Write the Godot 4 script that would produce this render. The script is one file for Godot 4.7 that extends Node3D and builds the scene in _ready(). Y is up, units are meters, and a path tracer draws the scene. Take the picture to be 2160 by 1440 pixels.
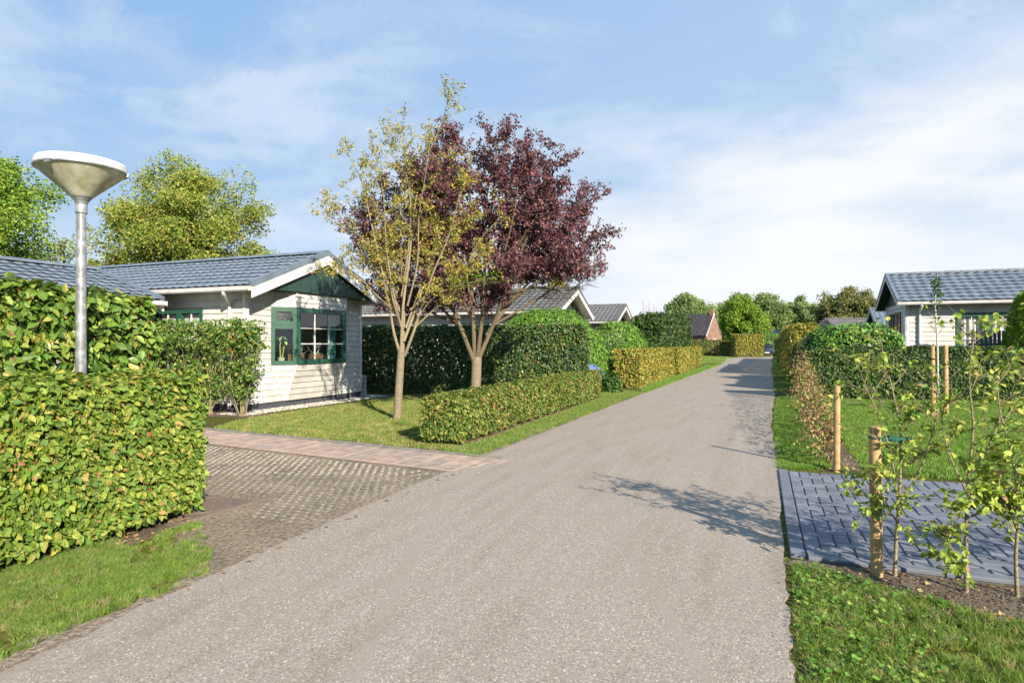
extends Node3D
# A holiday park lane in autumn sun: hedges, chalets, two small trees, a lamp post.
# Frame: x to the right, y up, -z into the picture; metres. The lane runs 22 degrees to the right of -z.

const A := Vector3(0.3746, 0.0, -0.9272)   # along the lane, away
const P := Vector3(0.9272, 0.0, 0.3746)    # across the lane, to the right
const UP := Vector3.UP

var rng := RandomNumberGenerator.new()
var M := {}
var leafm := {}
var used := {}
var wob := FastNoiseLite.new()
var patchn := FastNoiseLite.new()

# ------------------------------------------------------------------ small helpers
func rf(a: float, b: float) -> float:
	return rng.randf_range(a, b)

func rdir() -> Vector3:
	return Vector3(rng.randfn(), rng.randfn(), rng.randfn()).normalized()

func numbered(n: String) -> String:
	if not used.has(n):
		used[n] = 0
		return n
	used[n] += 1
	return "%s_%03d" % [n, used[n]]

func tag(o: Node, label := "", category := "", group := "", kind := "") -> Node:
	if label: o.set_meta("label", label)
	if category: o.set_meta("category", category)
	if group: o.set_meta("group", group)
	if kind: o.set_meta("kind", kind)
	return o

func thing(called: String, label: String, category: String, at := Vector3.ZERO, turn := 0.0, group := "") -> Node3D:
	var o := Node3D.new()
	o.name = numbered(called)
	add_child(o)
	o.position = at
	o.rotation.y = turn
	tag(o, label, category, group)
	return o

func mi(called: String, mesh: Mesh, m: Material, parent: Node = self) -> MeshInstance3D:
	var o := MeshInstance3D.new()
	o.name = numbered(called) if parent == self else called
	o.mesh = mesh
	o.material_override = m
	parent.add_child(o, true)
	return o

# ------------------------------------------------------------------ mesh builder
class MB:
	var v := PackedVector3Array()
	var n := PackedVector3Array()
	var uv2 := PackedVector2Array()
	var t := Transform3D()

	func tri(a: Vector3, b: Vector3, c: Vector3, na := Vector3.ZERO, nb := Vector3.ZERO, nc := Vector3.ZERO) -> void:
		# a, b, c run counter-clockwise seen from outside
		var f := (b - a).cross(c - a)
		if f.length_squared() < 1e-16: return
		f = f.normalized()
		v.append(t * a); v.append(t * c); v.append(t * b)
		n.append((t.basis * (na if na != Vector3.ZERO else f)).normalized())
		n.append((t.basis * (nc if nc != Vector3.ZERO else f)).normalized())
		n.append((t.basis * (nb if nb != Vector3.ZERO else f)).normalized())

	func quad(a: Vector3, b: Vector3, c: Vector3, d: Vector3) -> void:
		tri(a, b, c)
		tri(a, c, d)

	func hexa(p: Array) -> void:
		# p: bottom 0..3 counter-clockwise from above, top 4..7 above them
		quad(p[3], p[2], p[1], p[0]); quad(p[4], p[5], p[6], p[7])
		for i in 4:
			var j := (i + 1) % 4
			quad(p[i], p[j], p[j + 4], p[i + 4])

	func box(c: Vector3, s: Vector3) -> void:
		var h := s * 0.5
		hexa([c + Vector3(-h.x, -h.y, h.z), c + Vector3(h.x, -h.y, h.z), c + Vector3(h.x, -h.y, -h.z), c + Vector3(-h.x, -h.y, -h.z),
			c + Vector3(-h.x, h.y, h.z), c + Vector3(h.x, h.y, h.z), c + Vector3(h.x, h.y, -h.z), c + Vector3(-h.x, h.y, -h.z)])

	func bevel(c: Vector3, s: Vector3, b: float) -> void:
		# a box with chamfered edges: 44 triangles
		var h := s * 0.5
		var f := func(x, y, z, k): # corner (x, y, z in -1, 1), k: axis left full
			return c + Vector3(x * (h.x - (0.0 if k == 0 else b)), y * (h.y - (0.0 if k == 1 else b)), z * (h.z - (0.0 if k == 2 else b)))
		for k in 3:
			for sg in [-1, 1]:
				var q := []
				for e in [[-1, -1], [1, -1], [1, 1], [-1, 1]]:
					var w := [0, 0, 0]
					w[k] = sg; w[(k + 1) % 3] = e[0]; w[(k + 2) % 3] = e[1]
					q.append(f.call(w[0], w[1], w[2], k))
				if sg > 0: quad(q[0], q[1], q[2], q[3])
				else: quad(q[3], q[2], q[1], q[0])
		for k in 3: # edges along axis k
			var i := (k + 1) % 3
			var j := (k + 2) % 3
			for e in [[-1, -1], [1, -1], [1, 1], [-1, 1]]:
				var w0 := [0, 0, 0]
				var w1 := [0, 0, 0]
				w0[k] = -1; w1[k] = 1
				w0[i] = e[0]; w1[i] = e[0]; w0[j] = e[1]; w1[j] = e[1]
				var a: Vector3 = f.call(w0[0], w0[1], w0[2], i)
				var a2: Vector3 = f.call(w1[0], w1[1], w1[2], i)
				var b2: Vector3 = f.call(w1[0], w1[1], w1[2], j)
				var bb: Vector3 = f.call(w0[0], w0[1], w0[2], j)
				flip(a, bb, b2, a2, c)
		for x in [-1, 1]:
			for y in [-1, 1]:
				for z in [-1, 1]:
					var a: Vector3 = f.call(x, y, z, 0)
					var bq: Vector3 = f.call(x, y, z, 1)
					var cq: Vector3 = f.call(x, y, z, 2)
					if (bq - a).cross(cq - a).dot(a - c) > 0: tri(a, bq, cq)
					else: tri(a, cq, bq)

	func flip(a: Vector3, b: Vector3, c2: Vector3, d: Vector3, mid: Vector3) -> void:
		if (b - a).cross(c2 - a).dot((a + c2) * 0.5 - mid) > 0: quad(a, b, c2, d)
		else: quad(d, c2, b, a)

	func tube(pts: Array, rad: Array, sides := 6, cap := true) -> void:
		var k := pts.size()
		var rings := []
		var side := Vector3.ZERO
		for i in k:
			var d: Vector3 = (pts[mini(i + 1, k - 1)] - pts[maxi(i - 1, 0)]).normalized()
			if side == Vector3.ZERO:
				side = d.cross(Vector3.RIGHT if absf(d.x) < 0.8 else Vector3.BACK).normalized()
			side = (side - d * side.dot(d)).normalized()
			var o := d.cross(side)
			var ring := []
			for s in sides:
				var w := TAU * s / sides
				ring.append(side * cos(w) + o * sin(w))
			rings.append(ring)
		for i in k - 1:
			for s in sides:
				var s2 := (s + 1) % sides
				var a: Vector3 = pts[i] + rings[i][s] * rad[i]
				var b: Vector3 = pts[i] + rings[i][s2] * rad[i]
				var c: Vector3 = pts[i + 1] + rings[i + 1][s2] * rad[i + 1]
				var d: Vector3 = pts[i + 1] + rings[i + 1][s] * rad[i + 1]
				tri(a, b, c, rings[i][s], rings[i][s2], rings[i + 1][s2])
				tri(a, c, d, rings[i][s], rings[i + 1][s2], rings[i + 1][s])
		if cap:
			for s in range(1, sides - 1):
				tri(pts[k - 1] + rings[k - 1][0] * rad[k - 1], pts[k - 1] + rings[k - 1][s] * rad[k - 1], pts[k - 1] + rings[k - 1][s + 1] * rad[k - 1])
				tri(pts[0] + rings[0][0] * rad[0], pts[0] + rings[0][s + 1] * rad[0], pts[0] + rings[0][s] * rad[0])

	func lathe(prof: Array, sides := 32) -> void:
		# prof: Vector2(radius, height) from bottom to top; flat shading across, smooth round
		for i in prof.size() - 1:
			var p0: Vector2 = prof[i]
			var p1: Vector2 = prof[i + 1]
			var nr := Vector2(p1.y - p0.y, p0.x - p1.x).normalized()
			for s in sides:
				var w0 := TAU * s / sides
				var w1 := TAU * (s + 1) / sides
				var e0 := Vector3(cos(w0), 0, -sin(w0))
				var e1 := Vector3(cos(w1), 0, -sin(w1))
				var n0 := e0 * nr.x + Vector3.UP * nr.y
				var n1 := e1 * nr.x + Vector3.UP * nr.y
				var a := e0 * p0.x + Vector3.UP * p0.y
				var b := e1 * p0.x + Vector3.UP * p0.y
				var c := e1 * p1.x + Vector3.UP * p1.y
				var d := e0 * p1.x + Vector3.UP * p1.y
				tri(a, b, c, n0, n1, n1)
				tri(a, c, d, n0, n1, n0)

	func done() -> ArrayMesh:
		var m := ArrayMesh.new()
		if v.is_empty(): return m
		var arr := []
		arr.resize(Mesh.ARRAY_MAX)
		arr[Mesh.ARRAY_VERTEX] = v
		arr[Mesh.ARRAY_NORMAL] = n
		if uv2.size() == v.size(): arr[Mesh.ARRAY_TEX_UV2] = uv2
		m.add_surface_from_arrays(Mesh.PRIMITIVE_TRIANGLES, arr)
		return m

# ------------------------------------------------------------------ scattered copies
class Scatter:
	var buf := PackedFloat32Array()
	var count := 0

	func add(b: Basis, o: Vector3, c: Color) -> void:
		buf.append_array([b.x.x, b.y.x, b.z.x, o.x, b.x.y, b.y.y, b.z.y, o.y, b.x.z, b.y.z, b.z.z, o.z, c.r, c.g, c.b, 1.0])
		count += 1

func strew(called: String, s: Scatter, mesh: Mesh, m: Material, parent: Node = self) -> MultiMeshInstance3D:
	var mm := MultiMesh.new()
	mm.transform_format = MultiMesh.TRANSFORM_3D
	mm.use_colors = true
	mm.mesh = mesh
	mm.instance_count = s.count
	mm.buffer = s.buf
	var o := MultiMeshInstance3D.new()
	o.name = numbered(called) if parent == self else called
	o.multimesh = mm
	o.material_override = m
	o.set_meta("kind", "stuff")
	parent.add_child(o, true)
	return o

# basis of a leaf: y along the leaf, z its upper face
func leaf_basis(nrm: Vector3, along: Vector3, size: float, wide := 1.0) -> Basis:
	var z := nrm.normalized()
	var y := along - z * along.dot(z)
	if y.length_squared() < 1e-6: y = z.cross(Vector3.RIGHT)
	y = y.normalized()
	return Basis(y.cross(z) * size * wide, y * size, z * size)

func pick(pal: Array, k := 0.0) -> Color:
	# pal: [[Color, weight], ...]; k in -1..1 leans towards the first or the last entries
	var x := rng.randf() + k * 0.45
	if x < 0.0 or x >= 1.0: x = rng.randf()
	var total := 0.0
	for e in pal: total += e[1]
	x *= total
	for e in pal:
		x -= e[1]
		if x <= 0.0:
			var c: Color = e[0]
			var g := rf(0.78, 1.25)
			return Color(c.r * g * rf(0.9, 1.1), c.g * g, c.b * g * rf(0.85, 1.15))
	return pal[0][0]

# ------------------------------------------------------------------ materials
func lin(r: float, g: float, b: float) -> Color:
	return Color(r, g, b).linear_to_srgb()

func noise_tex(kind: int, freq: float, ramp: Array, size := 512, sd := 1, oct := 4, cell := -1, normal := -1.0) -> NoiseTexture2D:
	var f := FastNoiseLite.new()
	f.noise_type = kind as FastNoiseLite.NoiseType
	f.frequency = freq
	f.seed = sd
	if oct > 1:
		f.fractal_type = FastNoiseLite.FRACTAL_FBM
		f.fractal_octaves = oct
	else:
		f.fractal_type = FastNoiseLite.FRACTAL_NONE
	if cell >= 0: f.cellular_return_type = cell as FastNoiseLite.CellularReturnType
	var t := NoiseTexture2D.new()
	t.width = size; t.height = size
	t.seamless = true
	t.noise = f
	if normal > 0.0:
		t.as_normal_map = true
		t.bump_strength = normal
	if not ramp.is_empty():
		var g := Gradient.new()
		var offs := PackedFloat32Array()
		var cols := PackedColorArray()
		for e in ramp:
			offs.append(e[0]); cols.append(e[1])
		g.offsets = offs; g.colors = cols
		t.color_ramp = g
	return t

func grey(a: float, b: float) -> Array:
	return [[0.0, Color(a, a, a)], [1.0, Color(b, b, b)]]

func mat(c: Color, rough := 0.8, spec := 0.5) -> StandardMaterial3D:
	var m := StandardMaterial3D.new()
	m.albedo_color = c
	m.roughness = rough
	m.metallic_specular = spec
	return m

func tex(m: StandardMaterial3D, albedo: Texture2D, scale: float, normal: Texture2D = null, nscale := 1.0, local := false) -> StandardMaterial3D:
	m.albedo_texture = albedo
	m.uv1_triplanar = true
	m.uv1_world_triplanar = not local
	m.uv1_scale = Vector3.ONE * scale
	if normal:
		m.normal_enabled = true
		m.normal_texture = normal
		m.normal_scale = nscale
	return m

func over(m: StandardMaterial3D, t: Texture2D, scale: float) -> StandardMaterial3D:
	m.detail_enabled = true
	m.detail_albedo = t
	m.detail_blend_mode = BaseMaterial3D.BLEND_MODE_MUL
	m.detail_uv_layer = BaseMaterial3D.DETAIL_UV_2
	m.uv2_triplanar = true
	m.uv2_world_triplanar = true
	m.uv2_scale = Vector3.ONE * scale
	return m

func leafmat(rough := 0.5, back := 0.7) -> StandardMaterial3D:
	var m := StandardMaterial3D.new()
	m.vertex_color_use_as_albedo = true
	m.roughness = rough
	m.metallic_specular = 0.4
	m.cull_mode = BaseMaterial3D.CULL_DISABLED
	if back > 0.0:
		m.backlight_enabled = true
		m.backlight = Color(back, back, back * 0.6)
	return m

func materials() -> void:
	var SIM := FastNoiseLite.TYPE_SIMPLEX_SMOOTH
	var CEL := FastNoiseLite.TYPE_CELLULAR
	var mott := noise_tex(SIM, 0.012, grey(0.78, 1.0), 512, 5, 5)
	var blot := noise_tex(SIM, 0.006, grey(0.80, 1.0), 512, 11, 4)
	var fine := noise_tex(SIM, 0.09, grey(0.82, 1.0), 512, 7, 3)
	# worn asphalt with stone chippings
	var chips := noise_tex(CEL, 0.21, [[0.0, Color8(121, 116, 110)], [0.12, Color8(144, 136, 128)], [0.3, Color8(158, 148, 137)], [0.5, Color8(150, 143, 137)], [0.64, Color8(170, 157, 146)], [0.78, Color8(140, 134, 129)], [0.9, Color8(176, 165, 154)], [0.97, Color8(192, 182, 171)], [1.0, Color8(221, 213, 202)]], 1024, 3, 1, FastNoiseLite.RETURN_CELL_VALUE)
	var chipn := noise_tex(CEL, 0.21, [], 1024, 3, 1, FastNoiseLite.RETURN_DISTANCE, 2.0)
	M.asphalt = tex(mat(lin(0.96, 0.945, 0.925), 0.92, 0.35), chips, 0.64, chipn, 0.5)
	# worn streaks along the wheel tracks, by the lane's own coordinates
	M.asphalt.detail_enabled = true
	M.asphalt.detail_albedo = noise_tex(SIM, 0.016, [[0.0, Color8(236, 231, 226)], [0.4, Color8(248, 246, 243)], [1.0, Color8(255, 255, 255)]], 1024, 21, 6)
	M.asphalt.detail_blend_mode = BaseMaterial3D.BLEND_MODE_MUL
	M.asphalt.detail_uv_layer = BaseMaterial3D.DETAIL_UV_2
	# soil, sand and turf
	var dirt := noise_tex(SIM, 0.03, [[0.0, Color8(102, 93, 82)], [0.35, Color8(134, 123, 109)], [0.6, Color8(156, 144, 128)], [0.85, Color8(174, 161, 144)], [1.0, Color8(194, 180, 162)]], 1024, 9, 6)
	var dirtn := noise_tex(SIM, 0.05, [], 1024, 9, 6, -1, 6.0)
	M.soil = over(tex(mat(lin(0.62, 0.58, 0.55), 0.97, 0.2), dirt, 0.9, dirtn, 1.0), blot, 0.35)
	M.sand = over(tex(mat(lin(1.0, 0.96, 0.92), 0.97, 0.2), dirt, 0.6, dirtn, 0.8), blot, 0.4)
	var turf := noise_tex(SIM, 0.025, [[0.0, Color8(66, 66, 36)], [0.4, Color8(88, 92, 44)], [0.7, Color8(112, 106, 66)], [1.0, Color8(138, 122, 86)]], 1024, 14, 6)
	M.turf = over(tex(mat(lin(0.95, 1.0, 0.75), 0.97, 0.2), turf, 0.45, dirtn, 0.8), blot, 0.07)
	# paving
	var spk := noise_tex(SIM, 0.22, grey(0.72, 1.0), 512, 4, 2)
	M.bluepaver = over(tex(mat(lin(0.250, 0.272, 0.330), 0.72, 0.45), spk, 2.0), blot, 0.8)
	M.bluepaver2 = over(tex(mat(lin(0.220, 0.242, 0.300), 0.74, 0.45), spk, 2.0), blot, 0.8)
	M.bluepaver3 = over(tex(mat(lin(0.285, 0.305, 0.362), 0.72, 0.45), spk, 2.0), blot, 0.8)
	M.joint = tex(mat(lin(0.05, 0.048, 0.045), 0.95, 0.2), spk, 3.0)
	M.tan = over(tex(mat(lin(0.66, 0.50, 0.41), 0.9, 0.3), spk, 2.0), mott, 0.7)
	M.tan2 = over(tex(mat(lin(0.72, 0.53, 0.42), 0.9, 0.3), spk, 2.0), mott, 0.7)
	M.tan3 = over(tex(mat(lin(0.60, 0.475, 0.40), 0.9, 0.3), spk, 2.0), mott, 0.7)
	M.knob = over(tex(mat(lin(0.44, 0.42, 0.345), 0.92, 0.3), spk, 2.0), mott, 0.9)
	M.knob2 = over(tex(mat(lin(0.36, 0.35, 0.28), 0.92, 0.3), spk, 2.0), mott, 0.9)
	M.concrete = over(tex(mat(lin(0.34, 0.32, 0.29), 0.92, 0.3), spk, 2.0), mott, 0.9)
	M.rust = over(tex(mat(lin(0.58, 0.60, 0.62), 0.7, 0.5), noise_tex(SIM, 0.05, [[0.0, Color8(104, 88, 78)], [0.5, Color8(158, 134, 118)], [1.0, Color8(196, 178, 164)]], 512, 31, 5), 2.5), fine, 3.0)
	M.gravel = over(tex(mat(lin(0.8, 0.77, 0.72), 0.9, 0.3), noise_tex(CEL, 0.06, [[0.0, Color8(110, 104, 98)], [0.4, Color8(168, 160, 150)], [0.7, Color8(198, 190, 178)], [1.0, Color8(226, 220, 210)]], 512, 8, 1, FastNoiseLite.RETURN_CELL_VALUE), 1.2), mott, 0.8)
	# buildings
	M.board = over(tex(mat(lin(0.84, 0.82, 0.77), 0.55, 0.45), fine, 0.8), mott, 0.35)
	M.board2 = over(tex(mat(lin(0.81, 0.79, 0.74), 0.55, 0.45), fine, 0.8), mott, 0.35)
	M.wall = mat(lin(0.32, 0.31, 0.28), 0.85, 0.3)
	M.trim = over(mat(lin(0.80, 0.79, 0.77), 0.45, 0.5), mott, 0.5)
	M.gutter = over(mat(lin(0.66, 0.64, 0.63), 0.4, 0.5), mott, 0.6)
	M.green = over(mat(lin(0.026, 0.105, 0.072), 0.4, 0.5), mott, 0.7)
	M.greenboard = over(mat(lin(0.030, 0.072, 0.062), 0.55, 0.45), mott, 0.9)
	M.darkframe = mat(lin(0.03, 0.028, 0.028), 0.4, 0.5)
	M.plinth = over(tex(mat(lin(0.10, 0.11, 0.135), 0.85, 0.3), fine, 1.5), mott, 0.8)
	M.roofblue = [over(mat(lin(0.165, 0.212, 0.275), 0.48, 0.5), mott, 0.5), over(mat(lin(0.150, 0.196, 0.255), 0.5, 0.5), mott, 0.5), over(mat(lin(0.180, 0.228, 0.290), 0.46, 0.5), mott, 0.5)]
	M.roofgrey = [over(mat(lin(0.150, 0.150, 0.152), 0.6, 0.4), mott, 0.5), over(mat(lin(0.136, 0.136, 0.138), 0.62, 0.4), mott, 0.5), over(mat(lin(0.165, 0.165, 0.165), 0.6, 0.4), mott, 0.5)]
	M.roofdark = [over(mat(lin(0.055, 0.052, 0.058), 0.6, 0.4), mott, 0.5)]
	M.brick = over(tex(mat(lin(0.44, 0.27, 0.20), 0.9, 0.3), noise_tex(CEL, 0.05, grey(0.75, 1.0), 512, 15, 1, FastNoiseLite.RETURN_CELL_VALUE), 0.6), mott, 0.2)
	M.room = mat(lin(0.14, 0.14, 0.13), 0.9, 0.2)
	M.roomfloor = mat(lin(0.16, 0.11, 0.07), 0.6, 0.4)
	var gl := StandardMaterial3D.new()
	gl.transparency = BaseMaterial3D.TRANSPARENCY_ALPHA
	gl.albedo_color = Color(0.10, 0.16, 0.15, 0.10)
	gl.roughness = 0.02
	M.glass = gl
	M.leadglass = mat(lin(0.035, 0.04, 0.04), 0.15, 0.6)
	M.leadline = mat(lin(0.25, 0.26, 0.26), 0.4, 0.5)
	M.curtain = mat(lin(0.10, 0.36, 0.30), 0.9, 0.2)
	M.blind = mat(lin(0.74, 0.75, 0.74), 0.9, 0.2)
	M.orangeblind = mat(lin(0.62, 0.44, 0.30), 0.9, 0.2)
	# wood and bark
	var grain := noise_tex(SIM, 0.02, [[0.0, Color8(156, 126, 90)], [0.5, Color8(202, 166, 118)], [0.8, Color8(220, 188, 142)], [1.0, Color8(232, 206, 166)]], 512, 17, 5)
	var wood := tex(mat(lin(0.95, 0.95, 0.95), 0.75, 0.35), grain, 3.0, null, 1.0, true)
	wood.uv1_scale = Vector3(9.0, 0.9, 9.0)
	M.post = over(wood, mott, 0.8)
	M.greywood = over(tex(mat(lin(0.20, 0.19, 0.19), 0.9, 0.3), fine, 2.0), mott, 1.5)
	var barkc := noise_tex(SIM, 0.03, [[0.0, Color8(92, 82, 70)], [0.4, Color8(156, 146, 128)], [0.7, Color8(194, 184, 166)], [1.0, Color8(222, 214, 198)]], 512, 19, 6)
	var barkn := noise_tex(SIM, 0.04, [], 512, 19, 6, -1, 8.0)
	M.bark = over(tex(mat(lin(0.74, 0.70, 0.62), 0.93, 0.25), barkc, 4.0, barkn, 1.0, true), mott, 2.0)
	M.bark.uv1_scale = Vector3(7.0, 2.0, 7.0)
	M.barkgreen = over(tex(mat(lin(0.84, 0.81, 0.66), 0.93, 0.25), barkc, 5.0, barkn, 0.8, true), mott, 2.0)
	M.barkdark = over(tex(mat(lin(0.24, 0.20, 0.17), 0.93, 0.25), barkc, 5.0, barkn, 0.8, true), mott, 2.0)
	M.barkmid = over(tex(mat(lin(0.50, 0.455, 0.385), 0.93, 0.25), barkc, 5.0, barkn, 0.8, true), mott, 2.0)
	M.twig = mat(lin(0.15, 0.095, 0.06), 0.9, 0.2)
	M.whitebark = over(tex(mat(lin(0.74, 0.72, 0.68), 0.9, 0.3), fine, 5.0), mott, 3.0)
	# lamp and ties
	M.zinc = over(tex(mat(lin(0.50, 0.53, 0.56), 0.45, 0.5), noise_tex(CEL, 0.03, grey(0.72, 1.0), 512, 23, 1, FastNoiseLite.RETURN_CELL_VALUE), 1.6), mott, 2.0)
	M.zinc.metallic = 0.35
	M.cone = over(tex(mat(lin(0.88, 0.88, 0.80), 0.7, 0.35), noise_tex(SIM, 0.012, [[0.0, Color8(150, 138, 108)], [0.35, Color8(206, 200, 176)], [0.6, Color8(230, 228, 212)], [1.0, Color8(246, 245, 236)]], 512, 29, 6), 1.2), noise_tex(SIM, 0.03, grey(0.82, 1.0), 512, 33, 5), 2.5)
	M.lampcap = over(mat(lin(0.78, 0.79, 0.80), 0.5, 0.4), mott, 2.0)
	M.tie = mat(lin(0.012, 0.012, 0.014), 0.7, 0.4)
	M.greentie = mat(lin(0.012, 0.10, 0.075), 0.6, 0.4)
	# pots and cars
	M.potgreen = mat(lin(0.36, 0.46, 0.32), 0.6, 0.4)
	M.crate = over(tex(mat(lin(0.40, 0.27, 0.15), 0.9, 0.3), fine, 3.0), mott, 2.0)
	M.silverleaf = mat(lin(0.55, 0.62, 0.60), 0.8, 0.3)
	M.succulent = mat(lin(0.22, 0.42, 0.10), 0.6, 0.4)
	M.cane = mat(lin(0.34, 0.42, 0.14), 0.6, 0.4)
	M.redpetal = mat(lin(0.55, 0.06, 0.03), 0.7, 0.3)
	M.tyre = mat(lin(0.02, 0.02, 0.02), 0.9, 0.2)
	M.rim = mat(lin(0.45, 0.45, 0.46), 0.35, 0.5)
	M.carglass = mat(lin(0.02, 0.03, 0.04), 0.06, 0.6)
	M.headlight = mat(lin(0.75, 0.76, 0.78), 0.1, 0.6)
	M.plate = mat(lin(0.80, 0.80, 0.78), 0.4, 0.5)
	M.chrome = mat(lin(0.7, 0.7, 0.72), 0.2, 0.5)
	M.chrome.metallic = 0.8
	M.blackplastic = mat(lin(0.02, 0.02, 0.022), 0.6, 0.4)
	for e in [["carblue", lin(0.02, 0.09, 0.42)], ["cardark", lin(0.012, 0.016, 0.04)]]:
		var cm := mat(e[1], 0.3, 0.5)
		cm.clearcoat_enabled = true
		cm.clearcoat = 1.0
		cm.clearcoat_roughness = 0.04
		M[e[0]] = cm
	# plants
	M.leaf = leafmat(0.58, 0.7)
	M.gloss = leafmat(0.42, 0.5)
	M.dull = leafmat(0.75, 0.5)
	M.grass = leafmat(0.6, 0.8)
	M.stone = leafmat(0.9, 0.0)

# ------------------------------------------------------------------ the scene
func _ready() -> void:
	rng.seed = 20240917
	wob.seed = 5; wob.frequency = 1.0
	patchn.seed = 77; patchn.frequency = 1.0
	camera_and_light()
	materials()
	make_leaves()
	ground()
	houses()
	hedges()
	big_trees()
	garden_trees()
	lawns()
	small_things()
	cars()

func camera_and_light() -> void:
	var cam := Camera3D.new()
	cam.name = "camera"
	cam.fov = 57.96
	cam.near = 0.05
	cam.far = 900.0
	add_child(cam)
	cam.position = Vector3(0, 1.5, 0)
	cam.rotation_degrees = Vector3(0.264, 0, 0)
	cam.current = true

	var env := Environment.new()
	env.background_mode = Environment.BG_SKY
	var sky := Sky.new()
	var pan := PanoramaSkyMaterial.new()
	pan.panorama = sky_picture()
	sky.sky_material = pan
	env.sky = sky
	env.tonemap_mode = Environment.TONE_MAPPER_LINEAR
	env.tonemap_exposure = 2.5
	env.sdfgi_enabled = true
	env.ssao_enabled = true
	env.ssil_enabled = true
	var we := WorldEnvironment.new()
	we.name = "environment"
	we.environment = env
	add_child(we)

	var sun := DirectionalLight3D.new()
	sun.name = "sun"
	sun.light_color = Color(1.0, 0.945, 0.86)
	sun.light_energy = 1.28
	sun.light_angular_distance = 0.5
	sun.shadow_enabled = true
	add_child(sun)
	sun.look_at_from_position(Vector3.ZERO, Vector3(-0.451, -0.503, -0.892), UP)

# air and thin cloud: a blue that pales towards the horizon, cirrus streaks, a low bright bank
func sky_picture() -> ImageTexture:
	var w := 2048
	var h := 1024
	var im := Image.create_empty(w, h, false, Image.FORMAT_RGBF)
	var n1 := FastNoiseLite.new()
	n1.seed = 4; n1.frequency = 1.0; n1.fractal_octaves = 5; n1.fractal_type = FastNoiseLite.FRACTAL_FBM
	n1.domain_warp_enabled = true; n1.domain_warp_amplitude = 0.35; n1.domain_warp_frequency = 1.2
	var n2 := FastNoiseLite.new()
	n2.seed = 12; n2.frequency = 0.9; n2.fractal_octaves = 4; n2.fractal_type = FastNoiseLite.FRACTAL_FBM
	var white := Color(0.398, 0.403, 0.410)
	for j in h:
		var el := PI * 0.5 - (j + 0.5) / h * PI
		if el < -0.03:
			im.fill_rect(Rect2i(0, j, w, h - j), Color(0.30, 0.31, 0.31))
			break
		var s := maxf(sin(el), 0.0)
		var k := pow(1.0 - s, 4.0)
		var base := Color(0.080, 0.180, 0.322).lerp(Color(0.280, 0.346, 0.418), k)
		var ce := cos(el)
		for i in w:
			var az := wrapf((i + 0.5) / w * TAU, -PI, PI)
			var d := Vector3(sin(az) * ce, sin(el), -cos(az) * ce)
			# plane of cloud seen from below: streaks stretch towards the horizon
			var q := d / (s + 0.25)
			var cir := n1.get_noise_3d(q.x * 0.7 + q.z * 0.35, 75.5, q.z * 1.1 - q.x * 0.45)
			var c := smoothstep(-0.15, 0.62, cir) * 0.44
			var lo := n2.get_noise_3d(d.x * 2.0, s * 6.0, d.z * 2.0) * 0.7 + n1.get_noise_3d(d.x * 3.0, s * 11.0 + 7.0, d.z * 3.0) * 0.7
			var side := pow(0.5 + 0.5 * cos(az - 0.55), 4.0)
			var top := 0.02 + 0.27 * side + lo * 0.20
			var bank := 1.0 - smoothstep(top * 0.5, top + 0.10, s)
			c = 1.0 - (1.0 - c) * (1.0 - bank * (0.22 + 0.72 * side) * clampf(0.86 + lo * 0.55, 0.0, 1.0)) * (1.0 - 0.24 * side)
			im.set_pixel(i, j, base.lerp(white, clampf(c, 0.0, 1.0)))
	return ImageTexture.create_from_image(im)

# ------------------------------------------------------------------ ground, lane, paving
const LANE_L := [Vector2(-4.6, 2.6), Vector2(-3.2, -0.6), Vector2(-2.32, -2.79), Vector2(-2.13, -3.34), Vector2(-1.89, -4.16), Vector2(-1.38, -5.59), Vector2(-0.43, -8.06), Vector2(0.86, -11.21), Vector2(3.48, -17.41), Vector2(7.11, -25.9), Vector2(11.4, -36.0), Vector2(15.8, -46.4), Vector2(19.0, -55.0), Vector2(21.5, -62.0), Vector2(25.2, -69.0), Vector2(30.2, -80.0), Vector2(36.0, -93.0)]
const LANE_R := [Vector2(-1.3, 2.6), Vector2(0.25, -0.6), Vector2(1.24, -2.73), Vector2(1.52, -3.4), Vector2(1.9, -4.3), Vector2(3.1, -7.15), Vector2(4.72, -11.21), Vector2(6.15, -14.55), Vector2(8.0, -18.75), Vector2(11.2, -26.35), Vector2(15.2, -36.0), Vector2(18.9, -44.6), Vector2(23.0, -54.5), Vector2(26.6, -63.0), Vector2(29.4, -69.5), Vector2(33.9, -80.0), Vector2(39.6, -93.0)]

func along_line(line: Array, step: float, amp: float, sd: float) -> Array:
	var out := []
	for i in line.size() - 1:
		var a: Vector2 = line[i]
		var b: Vector2 = line[i + 1]
		var k := maxi(1, int(a.distance_to(b) / step))
		var nn := (b - a).orthogonal().normalized()
		for j in k:
			var q := a.lerp(b, float(j) / k)
			out.append(q + nn * amp * (wob.get_noise_2d(q.x * 0.8 + sd, q.y * 0.8) + 0.6 * wob.get_noise_2d(q.x * 4.0, q.y * 4.0 + sd)))
	out.append(line[-1])
	return out

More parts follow.
